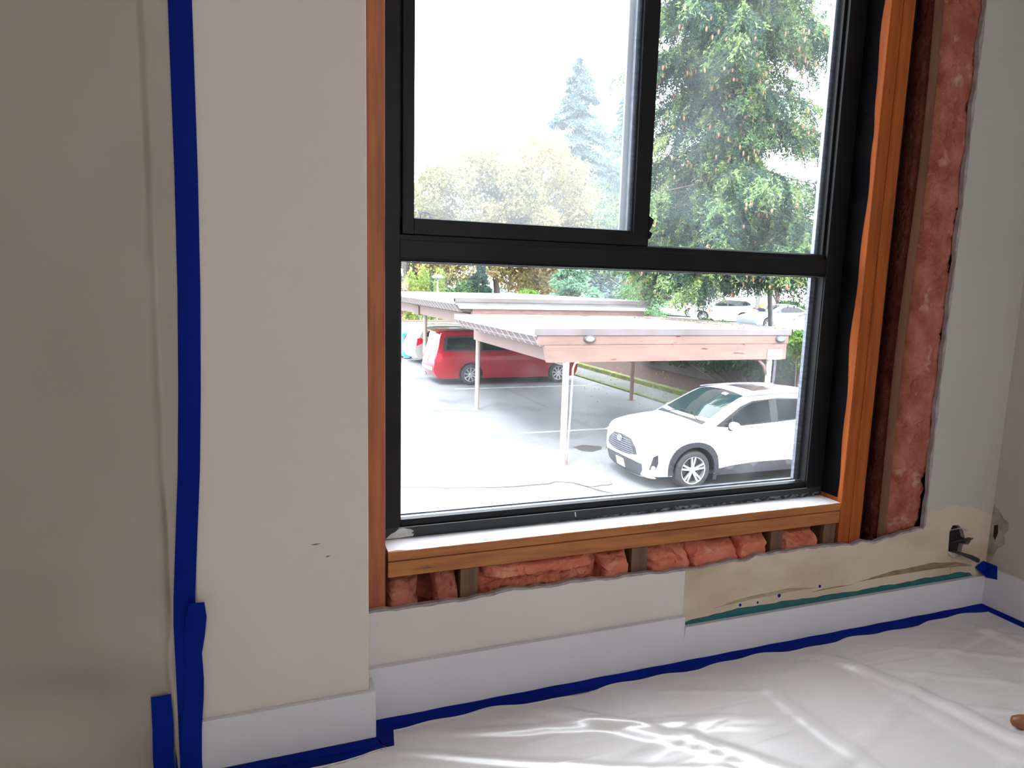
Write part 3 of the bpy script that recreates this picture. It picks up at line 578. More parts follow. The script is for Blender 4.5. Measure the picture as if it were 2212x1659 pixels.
q = MB(); q.box(10.16, 10.55, 10.36, 10.379, gz(2.045), gz(2.27)); [q.tube([(x_, 10.352, gz(z_)), (x_, 10.362, gz(z_))], .008, 8) for x_ in (10.19, 10.52) for z_ in (2.08, 2.24)]; q.build('joint_plate', mat('plate_pink', (.26, .18, .165), .6), c1)
MB().box(5.42, 5.55, 10.5, 16.6, gz(1.97), gz(2.32)).build('side_beam', PINKD, c1, bevel=.005)
MB().box(10.22, 10.34, 10.5, 17.1, gz(1.97), gz(2.32)).build('side_beam', PINKD, c1, bevel=.005)
MB().box(4.9, 10.7, 10.6, 16.2, gz(2.40), gz(2.598)).build('deck_underside', RIBM, c1)
ribs(c1, 4.80, 10.42, 16.3, 2.56, .22, .17, 15)
pw = post(c1, 5.44, 10.44, 2.06, .062, mt=mat('pale_post', (.6, .56, .53), .6, (.5, .44, .4), 4, stretch=(3, 3, .6), col3=(.25, .14, .1), scale3=9, lo3=.72, hi3=.78))
post(c1, 5.52, 16.5, 1.98, .06); post(c1, 10.8, 17.1, 2.1, .06, mt=PINKD); post(c1, 10.28, 10.44, 2.05, .062)
q = MB(); q.box(5.45, 5.59, 16.42, 16.6, gz(1.97), gz(2.25)); q.build('post_bracket', POSTM, c1)
q = MB(); q.tube([(5.68, 10.40, gz(2.06)), (5.60, 10.38, gz(2.03)), (5.555, 10.37, gz(1.93)), (5.545, 10.36, gz(1.7)), (5.53, 10.36, gz(1.0)), (5.50, 10.365, gz(.35)), (5.49, 10.37, gz(.02))], .02, 8); q.build('conduit', POSTM, c1, smooth=True)
q = MB(); q.tube([(10.0, 10.44, gz(2.03)), (10.14, 10.44, gz(1.92)), (10.22, 10.44, gz(1.72))], .03, 8); q.build('brace', PINKD, c1, smooth=True)
def bulk(x, y, z, lab):
    e = empty('bulkhead_lamp', (x, y, z), lab, 'lamp')
    q = MB(); n = 28
    def P(r1, r2, yy): return lambda i, j: ((r1[j]*math.cos(2*math.pi*i/n)), yy[j], r2[j]*math.sin(2*math.pi*i/n))
    q.grid(P([.125, .125, .10, .085], [.075, .075, .06, .045], [0, -.03, -.045, -.045]), n+1, 4); q.build('housing', mat('lamp_housing', (.05, .055, .08), .5), e, smooth=True)
    q = MB(); q.grid(P([.088, .075, .03, .0], [.045, .036, .015, .0], [-.044, -.058, -.065, -.066]), n+1, 4); q.build('lens', mat('frosted_lens', (.7, .7, .72), .3), e, smooth=True)
bulk(5.90, 10.41, gz(2.50), 'oval bulkhead lamp near the left end of the peeling fascia'); bulk(10.50, 10.41, gz(2.49), 'oval bulkhead lamp at the right end of the peeling fascia')
# second carport
MB().box(4.78, 10.72, 16.35, 28.6, gz(2.95), gz(3.095)).build('roof_deck', ROOFM, c2)
q = MB(); q.box(4.74, 10.76, 16.24, 16.30, gz(3.01), gz(3.12)); q.box(10.70, 10.76, 16.3, 28.6, gz(3.0), gz(3.13)); q.build('cap_flashing', CAPM, c2, bevel=.005)
MB().box(4.74, 4.78, 16.24, 28.6, gz(2.97), gz(3.10)).build('eave_edge', CAPL, c2, bevel=.004)
MB().box(4.80, 10.70, 16.27, 16.31, gz(2.925), gz(3.01)).build('fascia_board', mat('grey_fascia', (.20, .20, .215), .5, (.16, .16, .17), 2), c2)
q = MB(); q.hexa([(4.92, 16.25, gz(2.83)), (10.66, 16.25, gz(2.83)), (10.66, 16.33, gz(2.83)), (4.92, 16.33, gz(2.83))], [(4.86, 16.25, gz(2.922)), (10.68, 16.25, gz(2.922)), (10.68, 16.33, gz(2.922)), (4.86, 16.33, gz(2.922))]); q.build('fascia_board', CAPL, c2)
MB().box(5.3, 10.62, 16.33, 16.5, gz(2.60), gz(2.83)).build('front_beam', mat('red_brown_paint', (.24, .13, .12), .7, (.30, .19, .17), 4, stretch=(1, 1, 4)), c2)
ribs(c2, 4.79, 16.35, 28.6, 2.96, .22, .17, 32)
MB().box(5.42, 5.55, 16.52, 28.5, gz(2.33), gz(2.66)).build('side_beam', PINKD, c2, bevel=.005)
MB().box(10.3, 10.42, 16.6, 28.5, gz(2.36), gz(2.68)).build('side_beam', PINKD, c2, bevel=.005)
MB().box(4.95, 10.6, 16.4, 28.5, gz(2.75), gz(2.945)).build('deck_underside', RIBM, c2)
MB().box(5.36, 5.62, 23.6, 24.3, gz(2.30), gz(2.63)).build('post_bracket', mat('bracket_brown', (.14, .09, .08), .7), c2)
post(c2, 5.70, 23.95, 2.32, .075); post(c2, 10.36, 23.5, 2.4, .06, mt=PINKD); post(c2, 5.55, 28.2, 2.4, .06); post(c2, 10.36, 28.2, 2.4, .06, mt=PINKD)

# ---------------------------------------------------------------- cars
TYRE = mat('tyre_rubber', (.025, .025, .028), .75, (.035, .035, .04), 30); RIM = mat('alloy', (.55, .56, .58), .3, metal=.85, spec=.5); RIMD = mat('dark_alloy', (.06, .06, .065), .4, metal=.4)
CGLASS = mat('car_glass', (.006, .010, .013), .03, spec=.45); CGLASSL = mat('car_glass_green', (.010, .024, .026), .04, spec=.5); CLAD = mat('black_plastic_trim', (.03, .03, .038), .55, spec=.3)
BLK = mat('car_black', (.012, .012, .014), .5); TAIL = mat('red_lamp_lens', (.55, .01, .03), .2, coat=.6); CHROME = mat('chrome', (.7, .7, .72), .12, metal=1)
LAMPW = mat('clear_lamp_lens', (.6, .62, .65), .12, coat=.8); PLATE = mat('plate_white', (.75, .75, .78), .4); SEAM = mat('panel_gap', (.05, .05, .055), .7)
def catmull(P, k=5):
    out = []; us = []; n = len(P); P = [Vector(p) for p in P]
    for i in range(n-1):
        p0 = P[max(i-1, 0)]; p1 = P[i]; p2 = P[i+1]; p3 = P[min(i+2, n-1)]
        for j in range(k):
            t = j/k; q = .5*((2*p1)+(p2-p0)*t+(2*p0-5*p1+4*p2-p3)*t*t+(3*p1-p0-3*p2+p3)*t**3)
            q = q.lerp(p1.lerp(p2, t), .35); out.append(q); us.append(i+t)
    out.append(P[-1]); us.append(n-1); return out, us
class Car:
    def __init__(s, root, prof, crown, W, L, fa=.14, ra=.09, belt=1.05, roof=1.65, tumble=.17, paint=None):
        s.r = root; s.prof, s.us = catmull(prof); s.cr = crown; s.W = W; s.L = L; s.fa = fa; s.ra = ra; s.belt = belt; s.roof = roof; s.tb = tumble; s.paint = paint
    def hw(s, x, z):
        v = 1.0
        if z < .3: v = .965+.035*max(z, 0)/.3
        elif z > s.belt-.15:
            t = (z-(s.belt-.15))/(s.roof-s.belt+.15); v = 1-.025*min(t*4, 1)-s.tb*max(0, t)**1.25
        p = 1.0
        if x < 1.0: p -= s.fa*((1-x)/1.0)**2.4
        if x > s.L-.9: p -= s.ra*((x-s.L+.9)/.9)**2.2
        return s.W*v*p
    def pt(s, u, t, eps=0):
        n = len(s.us)-1; f = u/s.us[-1]*n; i = min(int(f), n-1); k = f-i; p = s.prof[i].lerp(s.prof[i+1], k)
        a = s.prof[max(i-1, 0)].lerp(s.prof[i], k); b = s.prof[min(i+1, n)].lerp(s.prof[min(i+2, n)], k); d = (b-a); d.normalize() if d.length else None
        nr = Vector((-d.y, d.x)); i0 = min(int(u), len(s.cr)-2); kk = u-i0; c = s.cr[i0]*(1-kk)+s.cr[i0+1]*kk
        o = c*(1-t*t)-.028*abs(t)**10+eps
        return (p.x+nr.x*o, t*s.hw(p.x, p.y), p.y+nr.y*o)
    def sidept(s, x, z, sg, eps=0): return (x, sg*(s.hw(x, z)+eps), z)
    def side(s, name, poly, sg, m, eps=.004, step=.12, parent=None, th=0):
        vs, fs = cdt(poly, step); q = MB(); q.add([s.sidept(x, z, sg, eps) for x, z in vs], fs)
        if th:
            n = len(poly); e = []
            for x, z in poly: e += [s.sidept(x, z, sg, eps), s.sidept(x, z, sg, eps-th)]
            q.add(e, [(2*i, 2*((i+1) % n), 2*((i+1) % n)+1, 2*i+1) for i in range(n)])
        return q.build(name, m, parent or s.r, smooth=not th, ang=40 if th else None)
    def top(s, name, poly, m, eps=.005, step=.12, parent=None):
        vs, fs = cdt(poly, step); q = MB(); q.add([s.pt(u, t, eps) for u, t in vs], fs); return q.build(name, m, parent or s.r, smooth=True)
    def body(s, arches, zb=.25, x0=None, m=None):
        q = MB(); nu = len(s.us); T = np.concatenate([[-1, -.985, -.96, -.92], np.linspace(-.85, .85, 15), [.92, .96, .985, 1]])
        q.grid(lambda i, j: s.pt(s.us[i], T[j]), nu, len(T))
        poly = [(p.x, p.y) for p in s.prof]; poly = [(s.pt(u, 1)[0], s.pt(u, 1)[2]) for u in s.us]
        bot = []
        for (cx, r, cz) in sorted(arches, reverse=True):
            a0 = math.asin(min(.99, max(-.99, (zb-cz)/r)))
            for k in range(17):
                a = a0+(math.pi-2*a0)*k/16; bot.append((cx+r*math.cos(a), cz+r*math.sin(a)))
        poly2 = poly+[(s.L-.12, zb)]+bot+[(.14, zb)]
        for sg in (-1, 1):
            vs, fs = cdt(poly2, .11); q.add([s.sidept(x, z, sg) for x, z in vs], fs)
        o = q.build('body', m or s.paint, s.r, smooth=True, weld=True); o.data.set_sharp_from_angle(angle=math.radians(48))
        q = MB(); q.box(.2, s.L-.2, -s.W*.80, s.W*.80, .22, .30); 
        for (cx, r, cz) in arches:
            for sg in (-1, 1):
                q.grid(lambda i, j: (cx+(r+.005)*math.cos(math.pi*i/16), sg*(s.hw(cx, .5)-.004-(.34 if j else 0)), cz+(r+.005)*math.sin(math.pi*i/16)), 17, 2)
                q.add([(cx+r*math.cos(math.pi*i/16), sg*(s.hw(cx, .5)-.345), cz+r*math.sin(math.pi*i/16)) for i in range(17)]+[(cx-r, sg*(s.hw(cx, .5)-.345), .25), (cx+r, sg*(s.hw(cx, .5)-.345), .25)], [tuple(range(19))])
        q.build('underbody', BLK, s.r)
        return o
    def wheel(s, x, sg, R=.36, rim=.24, wd=.23, spokes=5, twin=True, mt=None, z=None):
        e = MB(); y0 = 0
        e.lathe([(rim, -wd/2+.012), (R-.03, -wd/2), (R-.006, -wd/2+.03), (R, -wd*.2), (R, wd*.2), (R-.006, wd/2-.03), (R-.03, wd/2), (rim, wd/2-.012)], 40)
        t = e.build('wheel', TYRE, s.r, smooth=True); t.location = (x, sg*(s.hw(x, .4)-wd/2-.012), R if z is None else z)
        q = MB(); f = -1 if sg < 0 else 1     # outer side
        q.lathe([(rim+.004, f*(wd/2-.006)), (rim-.012, f*(wd/2-.012)), (rim-.02, f*(wd/2-.05)), (rim-.02, -f*wd*.3)], 40)
        for k in range(spokes):
            a = 2*math.pi*k/spokes+math.pi/2
            for d in ((-.16, .16) if twin else (0,)):
                def sp(r, aa, yy): return (r*math.cos(aa), f*yy, r*math.sin(aa))
                w0, w1 = (.11, .075) if twin else (.16, .085)
                A = [sp(.05, a-.5 if not twin else a+d*1.2-.4, wd/2-.03), sp(rim-.014, a+d-w1*1.0, wd/2-.012), sp(rim-.014, a+d+w1*1.0, wd/2-.012), sp(.05, a+.5 if not twin else a+d*1.2+.4, wd/2-.03)]
                B = [(x_, y_-f*.03, z_) for x_, y_, z_ in A]; q.hexa(A, B)
        q.lathe([(0, f*(wd/2-.016)), (.045, f*(wd/2-.018)), (.062, f*(wd/2-.032)), (.062, f*(wd/2-.06))], 20)
        q.build('rim', mt or RIM, t, smooth=True, ang=35)
        q = MB(); q.lathe([(0, f*.03), (rim-.02, f*.03)], 24); q.build('brake_disc', RIMD, t)
        return t
def arc_poly(cx, cz, r0, r1, a0, a1, n=14, sq=0):
    o = []
    for rr, rng in ((r1, range(n+1)), (r0, range(n, -1, -1))):
        for k in rng:
            a = a0+(a1-a0)*k/n; g = 1+(sq*abs(math.sin(2*a))**2 if rr == r1 else 0); o.append((cx+rr*g*math.cos(a), cz+rr*g*math.sin(a)))
    return o
def seamline(c, pts, sg, wd=.009, name='panel_gap', m=None, eps=.002):
    poly = [(x-wd/2, z) for x, z in pts]+[(x+wd/2, z) for x, z in pts[::-1]]
    return c.side(name, poly, sg, m or SEAM, eps, .2)

# ---- white SUV in the near bay
WHITE = mat('white_car_paint', (.80, .80, .82), .18, (.78, .78, .80), 2, coat=.6)
suv = empty('sport_utility_car', (6.07, 9.24, gz(0)), 'white SUV parked nearest the window, nose pointing left', 'car')
prof = [(.22, .21), (.12, .30), (.08, .50), (.08, .70), (.13, .88), (.26, .985), (.57, 1.05), (1.0, 1.095), (1.20, 1.125), (1.62, 1.34), (2.02, 1.54), (2.25, 1.59), (2.75, 1.635), (3.4, 1.625), (3.95, 1.575), (4.22, 1.52), (4.40, 1.20), (4.50, .98), (4.56, .72), (4.56, .45), (4.42, .25)]
crown = [.07, .10, .12, .13, .12, .06, .045, .045, .05, .08, .05, .035, .035, .035, .03, .03, .06, .07, .06, .05, .03]
cs = Car(suv, prof, crown, .925, 4.56, fa=.19, ra=.10, belt=1.07, roof=1.66, tumble=.20, paint=WHITE)
AX = (.93, .43, .36), (3.62, .43, .36)
cs.body(AX, .27)
for sg in (-1, 1):
    for cx, r, cz in AX:
        a0 = -.20 if cx < 2 else -.2
        P = arc_poly(cx, cz, r-.01, r+.075, -.16, math.pi+.16, 18, .05)
        cs.side('arch_trim', P, sg, CLAD, .022, .15, th=.03)
    cs.side('sill_trim', [(1.37, .245), (3.17, .245), (3.17, .40), (3.0, .435), (2.2, .435), (1.7, .40), (1.42, .36)], sg, CLAD, .012, .15, th=.03)
    cs.side('window_band', [(1.36, 1.115), (1.60, 1.09), (2.55, 1.13), (3.55, 1.185), (4.05, 1.235), (4.20, 1.30), (3.98, 1.47), (3.5, 1.535), (2.75, 1.565), (2.2, 1.53), (1.92, 1.44)], sg, BLK, .004)
    for nm, poly in (('front_window', [(1.74, 1.125), (2.58, 1.155), (2.56, 1.535), (2.22, 1.505), (1.96, 1.41), (1.76, 1.27)]), ('rear_window', [(2.74, 1.165), (3.42, 1.20), (3.45, 1.515), (2.74, 1.54)]), ('quarter_window', [(3.52, 1.21), (4.02, 1.255), (4.12, 1.31), (3.95, 1.45), (3.54, 1.505)]), ('sail_window', [(1.44, 1.125), (1.70, 1.12), (1.72, 1.25)])):
        cs.side(nm, poly, sg, CGLASS, .0075)
    seamline(cs, [(1.42, .42), (1.40, .8), (1.44, 1.09)], sg); seamline(cs, [(2.60, .44), (2.63, .8), (2.64, 1.14)], sg); seamline(cs, [(3.30, .80), (3.50, 1.0), (3.52, 1.18)], sg)
    for hx in (2.35, 3.26):
        q = MB(); q.tube([(hx-.10, sg*(cs.hw(hx, .93)+.006), .93), (hx-.08, sg*(cs.hw(hx, .93)+.03), .932), (hx+.08, sg*(cs.hw(hx, .93)+.03), .938), (hx+.10, sg*(cs.hw(hx, .93)+.006), .94)], .012, 8); q.build('door_handle', WHITE, suv, smooth=True)
    # mirror: housing on a short foot
    mx = 1.66
    q = MB(); n = 14
    def PM_(i, j):
        a = 2*math.pi*i/n; k = math.pi*j/8; rx = .075*math.sin(k)**.6; return (mx+.055*math.cos(k)*1.2-.01, sg*(cs.hw(mx, 1.1)+.15+.125*math.copysign(abs(math.cos(a))**.8, math.cos(a))*math.sin(k)**.5), 1.135+.078*math.sin(a)*math.sin(k)**.5)
    q.grid(PM_, n+1, 9); mm = q.build('side_mirror', WHITE, suv, smooth=True)
    q = MB(); q.tube([(mx-.01, sg*(cs.hw(mx, 1.06)-.01), 1.06), (mx-.02, sg*(cs.hw(mx, 1.06)+.10), 1.075)], [.035, .028], 10); q.build('mirror_foot', CLAD, mm, smooth=True)
    cs.side('headlamp', [(.06, .80), (.32, .87), (.60, .955), (.50, .90), (.30, .80), (.12, .765)], sg, LAMPW, .006)
    cs.side('indicator', [(.42, .885), (.60, .95), (.55, .905)], sg, mat('amber_lens', (.7, .22, .2), .3), .010)
    q = MB(); q.tube([(2.1+k*.2, sg*(cs.hw(2.1+k*.2, 1.58)-.06), 1.575+.055*math.sin(math.pi*min(1, max(0, (k*.2+.15)/2.1)))**.6) for k in range(10)], .013, 8); q.build('roof_rail', mat('rail_grey', (.10, .10, .16), .4), suv, smooth=True)
    cs.side('tail_lamp', [(4.18, 1.0), (4.50, .98), (4.46, 1.08), (4.30, 1.12)], sg, TAIL, .006)
    cs.side('fog_recess', [(.10, .40), (.16, .62), (.24, .66), (.25, .50), (.20, .38)], sg, CLAD, .006)
    q = MB(); q.lathe([(0, -.01), (.035, -.01), (.042, 0), (.042, .01)], 16, 'y'); fo = q.build('fog_lamp', LAMPW, suv, smooth=True); fo.location = (.17, sg*(cs.hw(.17, .42)+.008), .42)
    for cx in (.93, 3.62): cs.wheel(cx, sg, .355, .245, .23, 5, True)
cs.side('mud_flap', [(1.35, .16), (1.42, .16), (1.44, .40), (1.36, .42)], -1, CLAD, .0, .2, th=.02)
cs.top('windshield', [(8.42, -.82), (10.55, -.80), (10.72, -.4), (10.78, 0), (10.72, .4), (10.55, .80), (8.42, .82), (8.25, .4), (8.22, 0), (8.25, -.4)], CGLASSL, .006)
cs.top('sunroof', [(11.55, -.55), (12.45, -.55), (12.45, .55), (11.55, .55)], mat('sunroof_glass', (.03, .025, .03), .2, spec=.3), .004)
cs.top('cowl', [(7.85, -.83), (8.20, -.85), (8.05, -.4), (8.0, 0), (8.05, .4), (8.20, .85), (7.85, .83), (7.75, 0)], CLAD, .012, .05)
cs.top('upper_grille', [(2.55, -.68), (3.05, -.62), (3.62, -.40), (3.72, 0), (3.62, .40), (3.05, .62), (2.55, .68), (2.35, .45), (2.3, 0), (2.35, -.45)], CLAD, .006)
q = MB()
for k in range(7):
    u = 2.45+k*.16; hw_ = .62-.035*k
    q.tube([cs.pt(u+.03*(j % 2), -hw_+hw_*j/6, .014) for j in range(13)], .0065, 6)
q.build('grille_bars', mat('grille_bar', (.12, .12, .16), .4), suv, smooth=True)
cs.top('lower_grille', [(.65, -.62), (1.3, -.80), (1.85, -.82), (2.0, -.5), (2.08, 0), (2.0, .5), (1.85, .82), (1.3, .80), (.65, .62), (.5, 0)], CLAD, .006)
cs.top('skid_trim', [(.15, -.60), (.62, -.72), (.70, 0), (.62, .72), (.15, .60)], mat('silver_trim', (.42, .44, .5), .35), .010)
q = MB(); A = [cs.pt(1.12, t_, .022) for t_ in (-.17, .17)]; B = [cs.pt(1.80, t_, .022) for t_ in (.17, -.17)]; q.hexa(A+B, [(x+.012, y, z) for x, y, z in A+B]); q.build('licence_plate', PLATE, suv)
# emblem: oval ring with inner shapes
def oval(r1, r2, cz, off, n=28, th=.008, dx=0, dy=0):
    q = MB(); q.tube([(-off, dy+r1*math.cos(2*math.pi*k/n), cz+r2*math.sin(2*math.pi*k/n)) for k in range(n+1)], th, 6, cap=False); return q
ex, ey, ez = cs.pt(3.35, 0, .03)
q = oval(.075, .052, 0, 0); q.v += []; em = q.build('emblem', CHROME, suv, smooth=True); em.location = (ex, ey, ez)
q = MB(); vs, fs = cdt([(.07*math.cos(a*.3), .048*math.sin(a*.3)) for a in range(21)]); q.add([(.006, y, z) for y, z in vs], fs); q.build('emblem_field', mat('emblem_blue', (.03, .10, .22), .3), em)
oval(.026, .046, 0, .002).build('emblem_ring', CHROME, em, smooth=True); oval(.050, .020, .026, .002).build('emblem_ring', CHROME, em, smooth=True)
for sg_ in (-1, 1):
    q = MB(); q.tube([cs.pt(8.05, .55*sg_-.1, .012), cs.pt(8.35, .15*sg_-.1, .02), cs.pt(8.30, -.25+.1*sg_, .02)], .008, 6); q.build('wiper', BLK, suv, smooth=True)
cs.top('rear_glass', [(15.15, -.78), (16.0, -.8), (16.0, .8), (15.15, .78)], CGLASS, .006)
q = MB(); q.hexa([(3.95, -.02, 1.66), (4.10, -.02, 1.64), (4.10, .02, 1.64), (3.95, .02, 1.66)], [(4.03, -.005, 1.715), (4.10, -.005, 1.71), (4.10, .005, 1.71), (4.03, .005, 1.715)]); q.build('antenna_fin', WHITE, suv)
cs.top('toll_sticker', [(9.9, -.42), (10.15, -.40), (10.15, -.22), (9.9, -.24)], PLATE, .012)

def generic(name, label, loc, rz, paint, prof, crown, W, L, arches, band, windows, wr=.33, roof=1.5, belt=.95, wtop=None, rtop=None, tail=None, head=None, extra=None, spk=7, tumble=.19, zb=.24, group=None, mir=None):
    e = empty(name, loc, label, 'car', group, rz=rz); c = Car(e, prof, crown, W, L, belt=belt, roof=roof, tumble=tumble, paint=paint); c.body(arches, zb)
    for sg in (-1, 1):
        c.side('window_band', band, sg, BLK, .004)
        for w_ in windows: c.side('side_window', w_, sg, CGLASS, .008)
        if tail: c.side('tail_lamp', tail, sg, TAIL, .008)
        if head: c.side('headlamp', head, sg, LAMPW, .008)
        for (cx, r, cz) in arches: c.wheel(cx, sg, wr, wr*.68, .21, spk, False, mt=RIM)
        if mir: q = MB(); q.box(mir[0]-.04, mir[0]+.04, sg*(c.hw(*mir))-.02*sg, sg*(c.hw(*mir)+.20), mir[1], mir[1]+.13); q.build('side_mirror', paint, e, bevel=.03)
    if wtop: c.top('windshield', wtop, CGLASS, .006)
    if rtop: c.top('rear_glass', rtop, CGLASS, .006)
    return e, c
# ---- red minivan under the farther carport: rear towards the left
RED = mat('red_car_paint', (.24, .005, .016), .2, (.22, .005, .014), 2, coat=.6)
vprof = [(.15, .24), (.02, .42), (.0, .68), (.10, .88), (.75, 1.03), (1.08, 1.10), (1.60, 1.42), (2.15, 1.74), (2.5, 1.81), (3.8, 1.87), (4.9, 1.86), (5.22, 1.80), (5.33, 1.35), (5.40, 1.10), (5.48, .80), (5.50, .52), (5.38, .28)]
vcr = [.08, .10, .12, .08, .05, .05, .07, .05, .04, .04, .04, .04, .05, .06, .06, .05, .03]
va = ((.83, .43, .36), (4.17, .43, .36))
van, cv = generic('minivan', 'red minivan parked under the farther carport, rear facing the lane', (10.86, 22.05, gz(0)), math.pi, RED, vprof, vcr, 1.0, 5.5, va,
    [(1.5, 1.20), (2.2, 1.16), (5.10, 1.19), (5.17, 1.25), (5.10, 1.64), (4.9, 1.70), (2.5, 1.68), (2.0, 1.56)], [[(1.75, 1.23), (2.55, 1.21), (2.55, 1.63), (2.1, 1.54)], [(2.68, 1.21), (3.75, 1.22), (3.75, 1.65), (2.68, 1.65)], [(3.85, 1.22), (5.04, 1.24), (4.98, 1.62), (3.85, 1.65)]],
    wr=.36, roof=1.86, belt=1.14, wtop=[(5.3, -.8), (7.1, -.78), (7.1, .78), (5.3, .8)], rtop=[(11.25, -.78), (12.7, -.84), (12.7, .84), (11.25, .78)], tail=None, spk=9, tumble=.16, mir=(1.55, 1.2))
for sg in (-1, 1):
    cv.side('tail_lamp', [(5.24, 1.12), (5.36, 1.12), (5.46, .85), (5.30, .82), (5.18, .98)], sg, TAIL, .010)
cv.top('tail_lamp', [(12.95, .74), (13.95, .76), (13.95, .97), (12.95, .95)], TAIL, .008); cv.top('tail_lamp', [(12.95, -.74), (13.95, -.76), (13.95, -.97), (12.95, -.95)], TAIL, .008)
cv.top('licence_plate', [(13.35, -.26), (14.05, -.26), (14.05, .26), (13.35, .26)], PLATE, .012)
cv.top('bumper_strip', [(14.6, -.9), (15.0, -.9), (15.0, .9), (14.6, .9)], mat('bumper_pale', (.45, .4, .42), .3), .012)
q = MB(); q.hexa([(5.0, -.72, 1.86), (5.36, -.66, 1.80), (5.36, .66, 1.80), (5.0, .72, 1.86)], [(5.0, -.72, 1.885), (5.36, -.66, 1.825), (5.36, .66, 1.825), (5.0, .72, 1.885)]); q.build('roof_spoiler', RED, van, bevel=.01)
seamline(cv, [(2.62, .4), (2.64, 1.16)], 1); seamline(cv, [(3.80, .4), (3.82, 1.18)], 1); seamline(cv, [(4.5, .85), (3.0, .85)], 1)
# ---- silver crossover and dark car further along the row
SILV = mat('silver_car_paint', (.52, .50, .48), .25, (.5, .48, .46), 2, metal=.3, coat=.5); DKG = mat('dark_car_paint', (.05, .055, .065), .25, (.045, .05, .06), 2, coat=.5)
xprof = [(.15, .24), (.02, .4), (.0, .64), (.08, .82), (.6, .97), (1.05, 1.05), (1.55, 1.36), (2.0, 1.58), (2.5, 1.67), (3.5, 1.68), (4.1, 1.60), (4.38, 1.22), (4.5, 1.0), (4.6, .72), (4.6, .48), (4.48, .27)]
xcr = [.08, .10, .12, .08, .05, .05, .07, .05, .04, .04, .04, .07, .08, .08, .06, .03]; xa = ((.90, .40, .34), (3.62, .40, .34))
xband = [(1.45, 1.10), (2.2, 1.09), (3.6, 1.13), (4.1, 1.2), (4.05, 1.36), (3.75, 1.50), (2.6, 1.54), (2.05, 1.45)]
xwin = [[(1.7, 1.13), (2.5, 1.12), (2.5, 1.50), (2.1, 1.42)], [(2.6, 1.12), (3.35, 1.15), (3.35, 1.49), (2.6, 1.51)], [(3.45, 1.16), (4.02, 1.22), (3.95, 1.35), (3.70, 1.45), (3.45, 1.48)]]
sv, cc = generic('crossover_car', 'silver crossover with red tail lamp behind the far carport post', (10.45, 28.6, gz(0)), math.pi+.12, SILV, xprof, xcr, .93, 4.6, xa, xband, xwin, roof=1.67, belt=1.06,
    wtop=[(5.2, -.8), (6.8, -.78), (6.8, .78), (5.2, .8)], rtop=[(10.15, -.72), (11.0, -.8), (11.0, .8), (10.15, .72)], tail=[(4.15, .98), (4.55, .78), (4.48, 1.12), (4.30, 1.14)], mir=(1.6, 1.1))
dk, cd_ = generic('hatchback_car', 'dark hatchback between the silver crossover and the red minivan', (10.6, 25.1, gz(0)), math.pi, DKG, [(x*.98, z*.97) for x, z in xprof], xcr, .91, 4.5, ((.9, .39, .34), (3.55, .39, .34)), [(x*.98, z*.97) for x, z in xband], [[(x*.98, z*.97) for x, z in w_] for w_ in xwin], roof=1.62, belt=1.03,
    wtop=[(5.2, -.8), (6.8, -.78), (6.8, .78), (5.2, .8)], rtop=[(10.15, -.72), (11.0, -.8), (11.0, .8), (10.15, .72)], tail=[(4.05, .95), (4.46, .76), (4.38, 1.2), (4.2, 1.3)])
cd_.top('licence_plate', [(12.2, -.25), (12.8, -.25), (12.8, .25), (12.2, .25)], PLATE, .012)
# ---- cars on the upper lot
UZ = gz(1.3)
sprof = [(.14, .2), (.02, .35), (.0, .55), (.10, .70), (.75, .86), (1.15, .93), (1.65, 1.17), (2.15, 1.38), (2.7, 1.44), (3.3, 1.40), (3.85, 1.20), (4.2, 1.05), (4.55, 1.0), (4.66, .80), (4.66, .5), (4.55, .25)]
scr = [.08, .10, .12, .08, .05, .05, .07, .05, .04, .04, .05, .05, .05, .06, .06, .03]; sa_ = ((.92, .38, .33), (3.68, .38, .33))
sband = [(1.6, .98), (2.4, .965), (3.6, 1.0), (3.95, 1.06), (3.4, 1.26), (2.75, 1.33), (2.2, 1.28)]
swin = [[(1.85, 1.0), (2.6, .99), (2.6, 1.29), (2.25, 1.25)], [(2.7, .99), (3.55, 1.02), (3.6, 1.10), (3.35, 1.22), (2.75, 1.29)]]
generic('crossover_car', 'white crossover with dark wheels on the upper lot', (29.2, 40.8, UZ), math.radians(-37), WHITE, xprof, xcr, .93, 4.6, xa, xband, xwin, roof=1.67, belt=1.06, wtop=[(5.2, -.8), (6.8, -.78), (6.8, .78), (5.2, .8)], rtop=[(10.15, -.72), (11.0, -.8), (11.0, .8), (10.15, .72)], tail=[(4.15, .98), (4.55, .95), (4.48, 1.08), (4.30, 1.1)], mir=(1.6, 1.1))
generic('wagon_car', 'silver wagon on the upper lot, partly behind the bush', (33.4, 45.4, UZ), math.radians(143), mat('pale_silver', (.62, .64, .68), .25, coat=.5), xprof, xcr, .93, 4.6, xa, xband, xwin, roof=1.67, belt=1.06, wtop=[(5.2, -.8), (6.8, -.78), (6.8, .78), (5.2, .8)], rtop=[(10.15, -.72), (11.0, -.8), (11.0, .8), (10.15, .72)], mir=(1.6, 1.1))
generic('sedan_car', 'dark grey sedan on the upper lot behind the right end of the carport', (27.0, 32.0, UZ), math.radians(5), mat('bluegrey_paint', (.16, .19, .22), .2, coat=.7), sprof, scr, .91, 4.66, sa_, sband, swin, wr=.32, roof=1.43, belt=.95, wtop=[(5.1, -.82), (6.9, -.78), (6.9, .78), (5.1, .82)], rtop=[(9.2, -.78), (11.1, -.82), (11.1, .82), (9.2, .78)], mir=(1.7, .98))
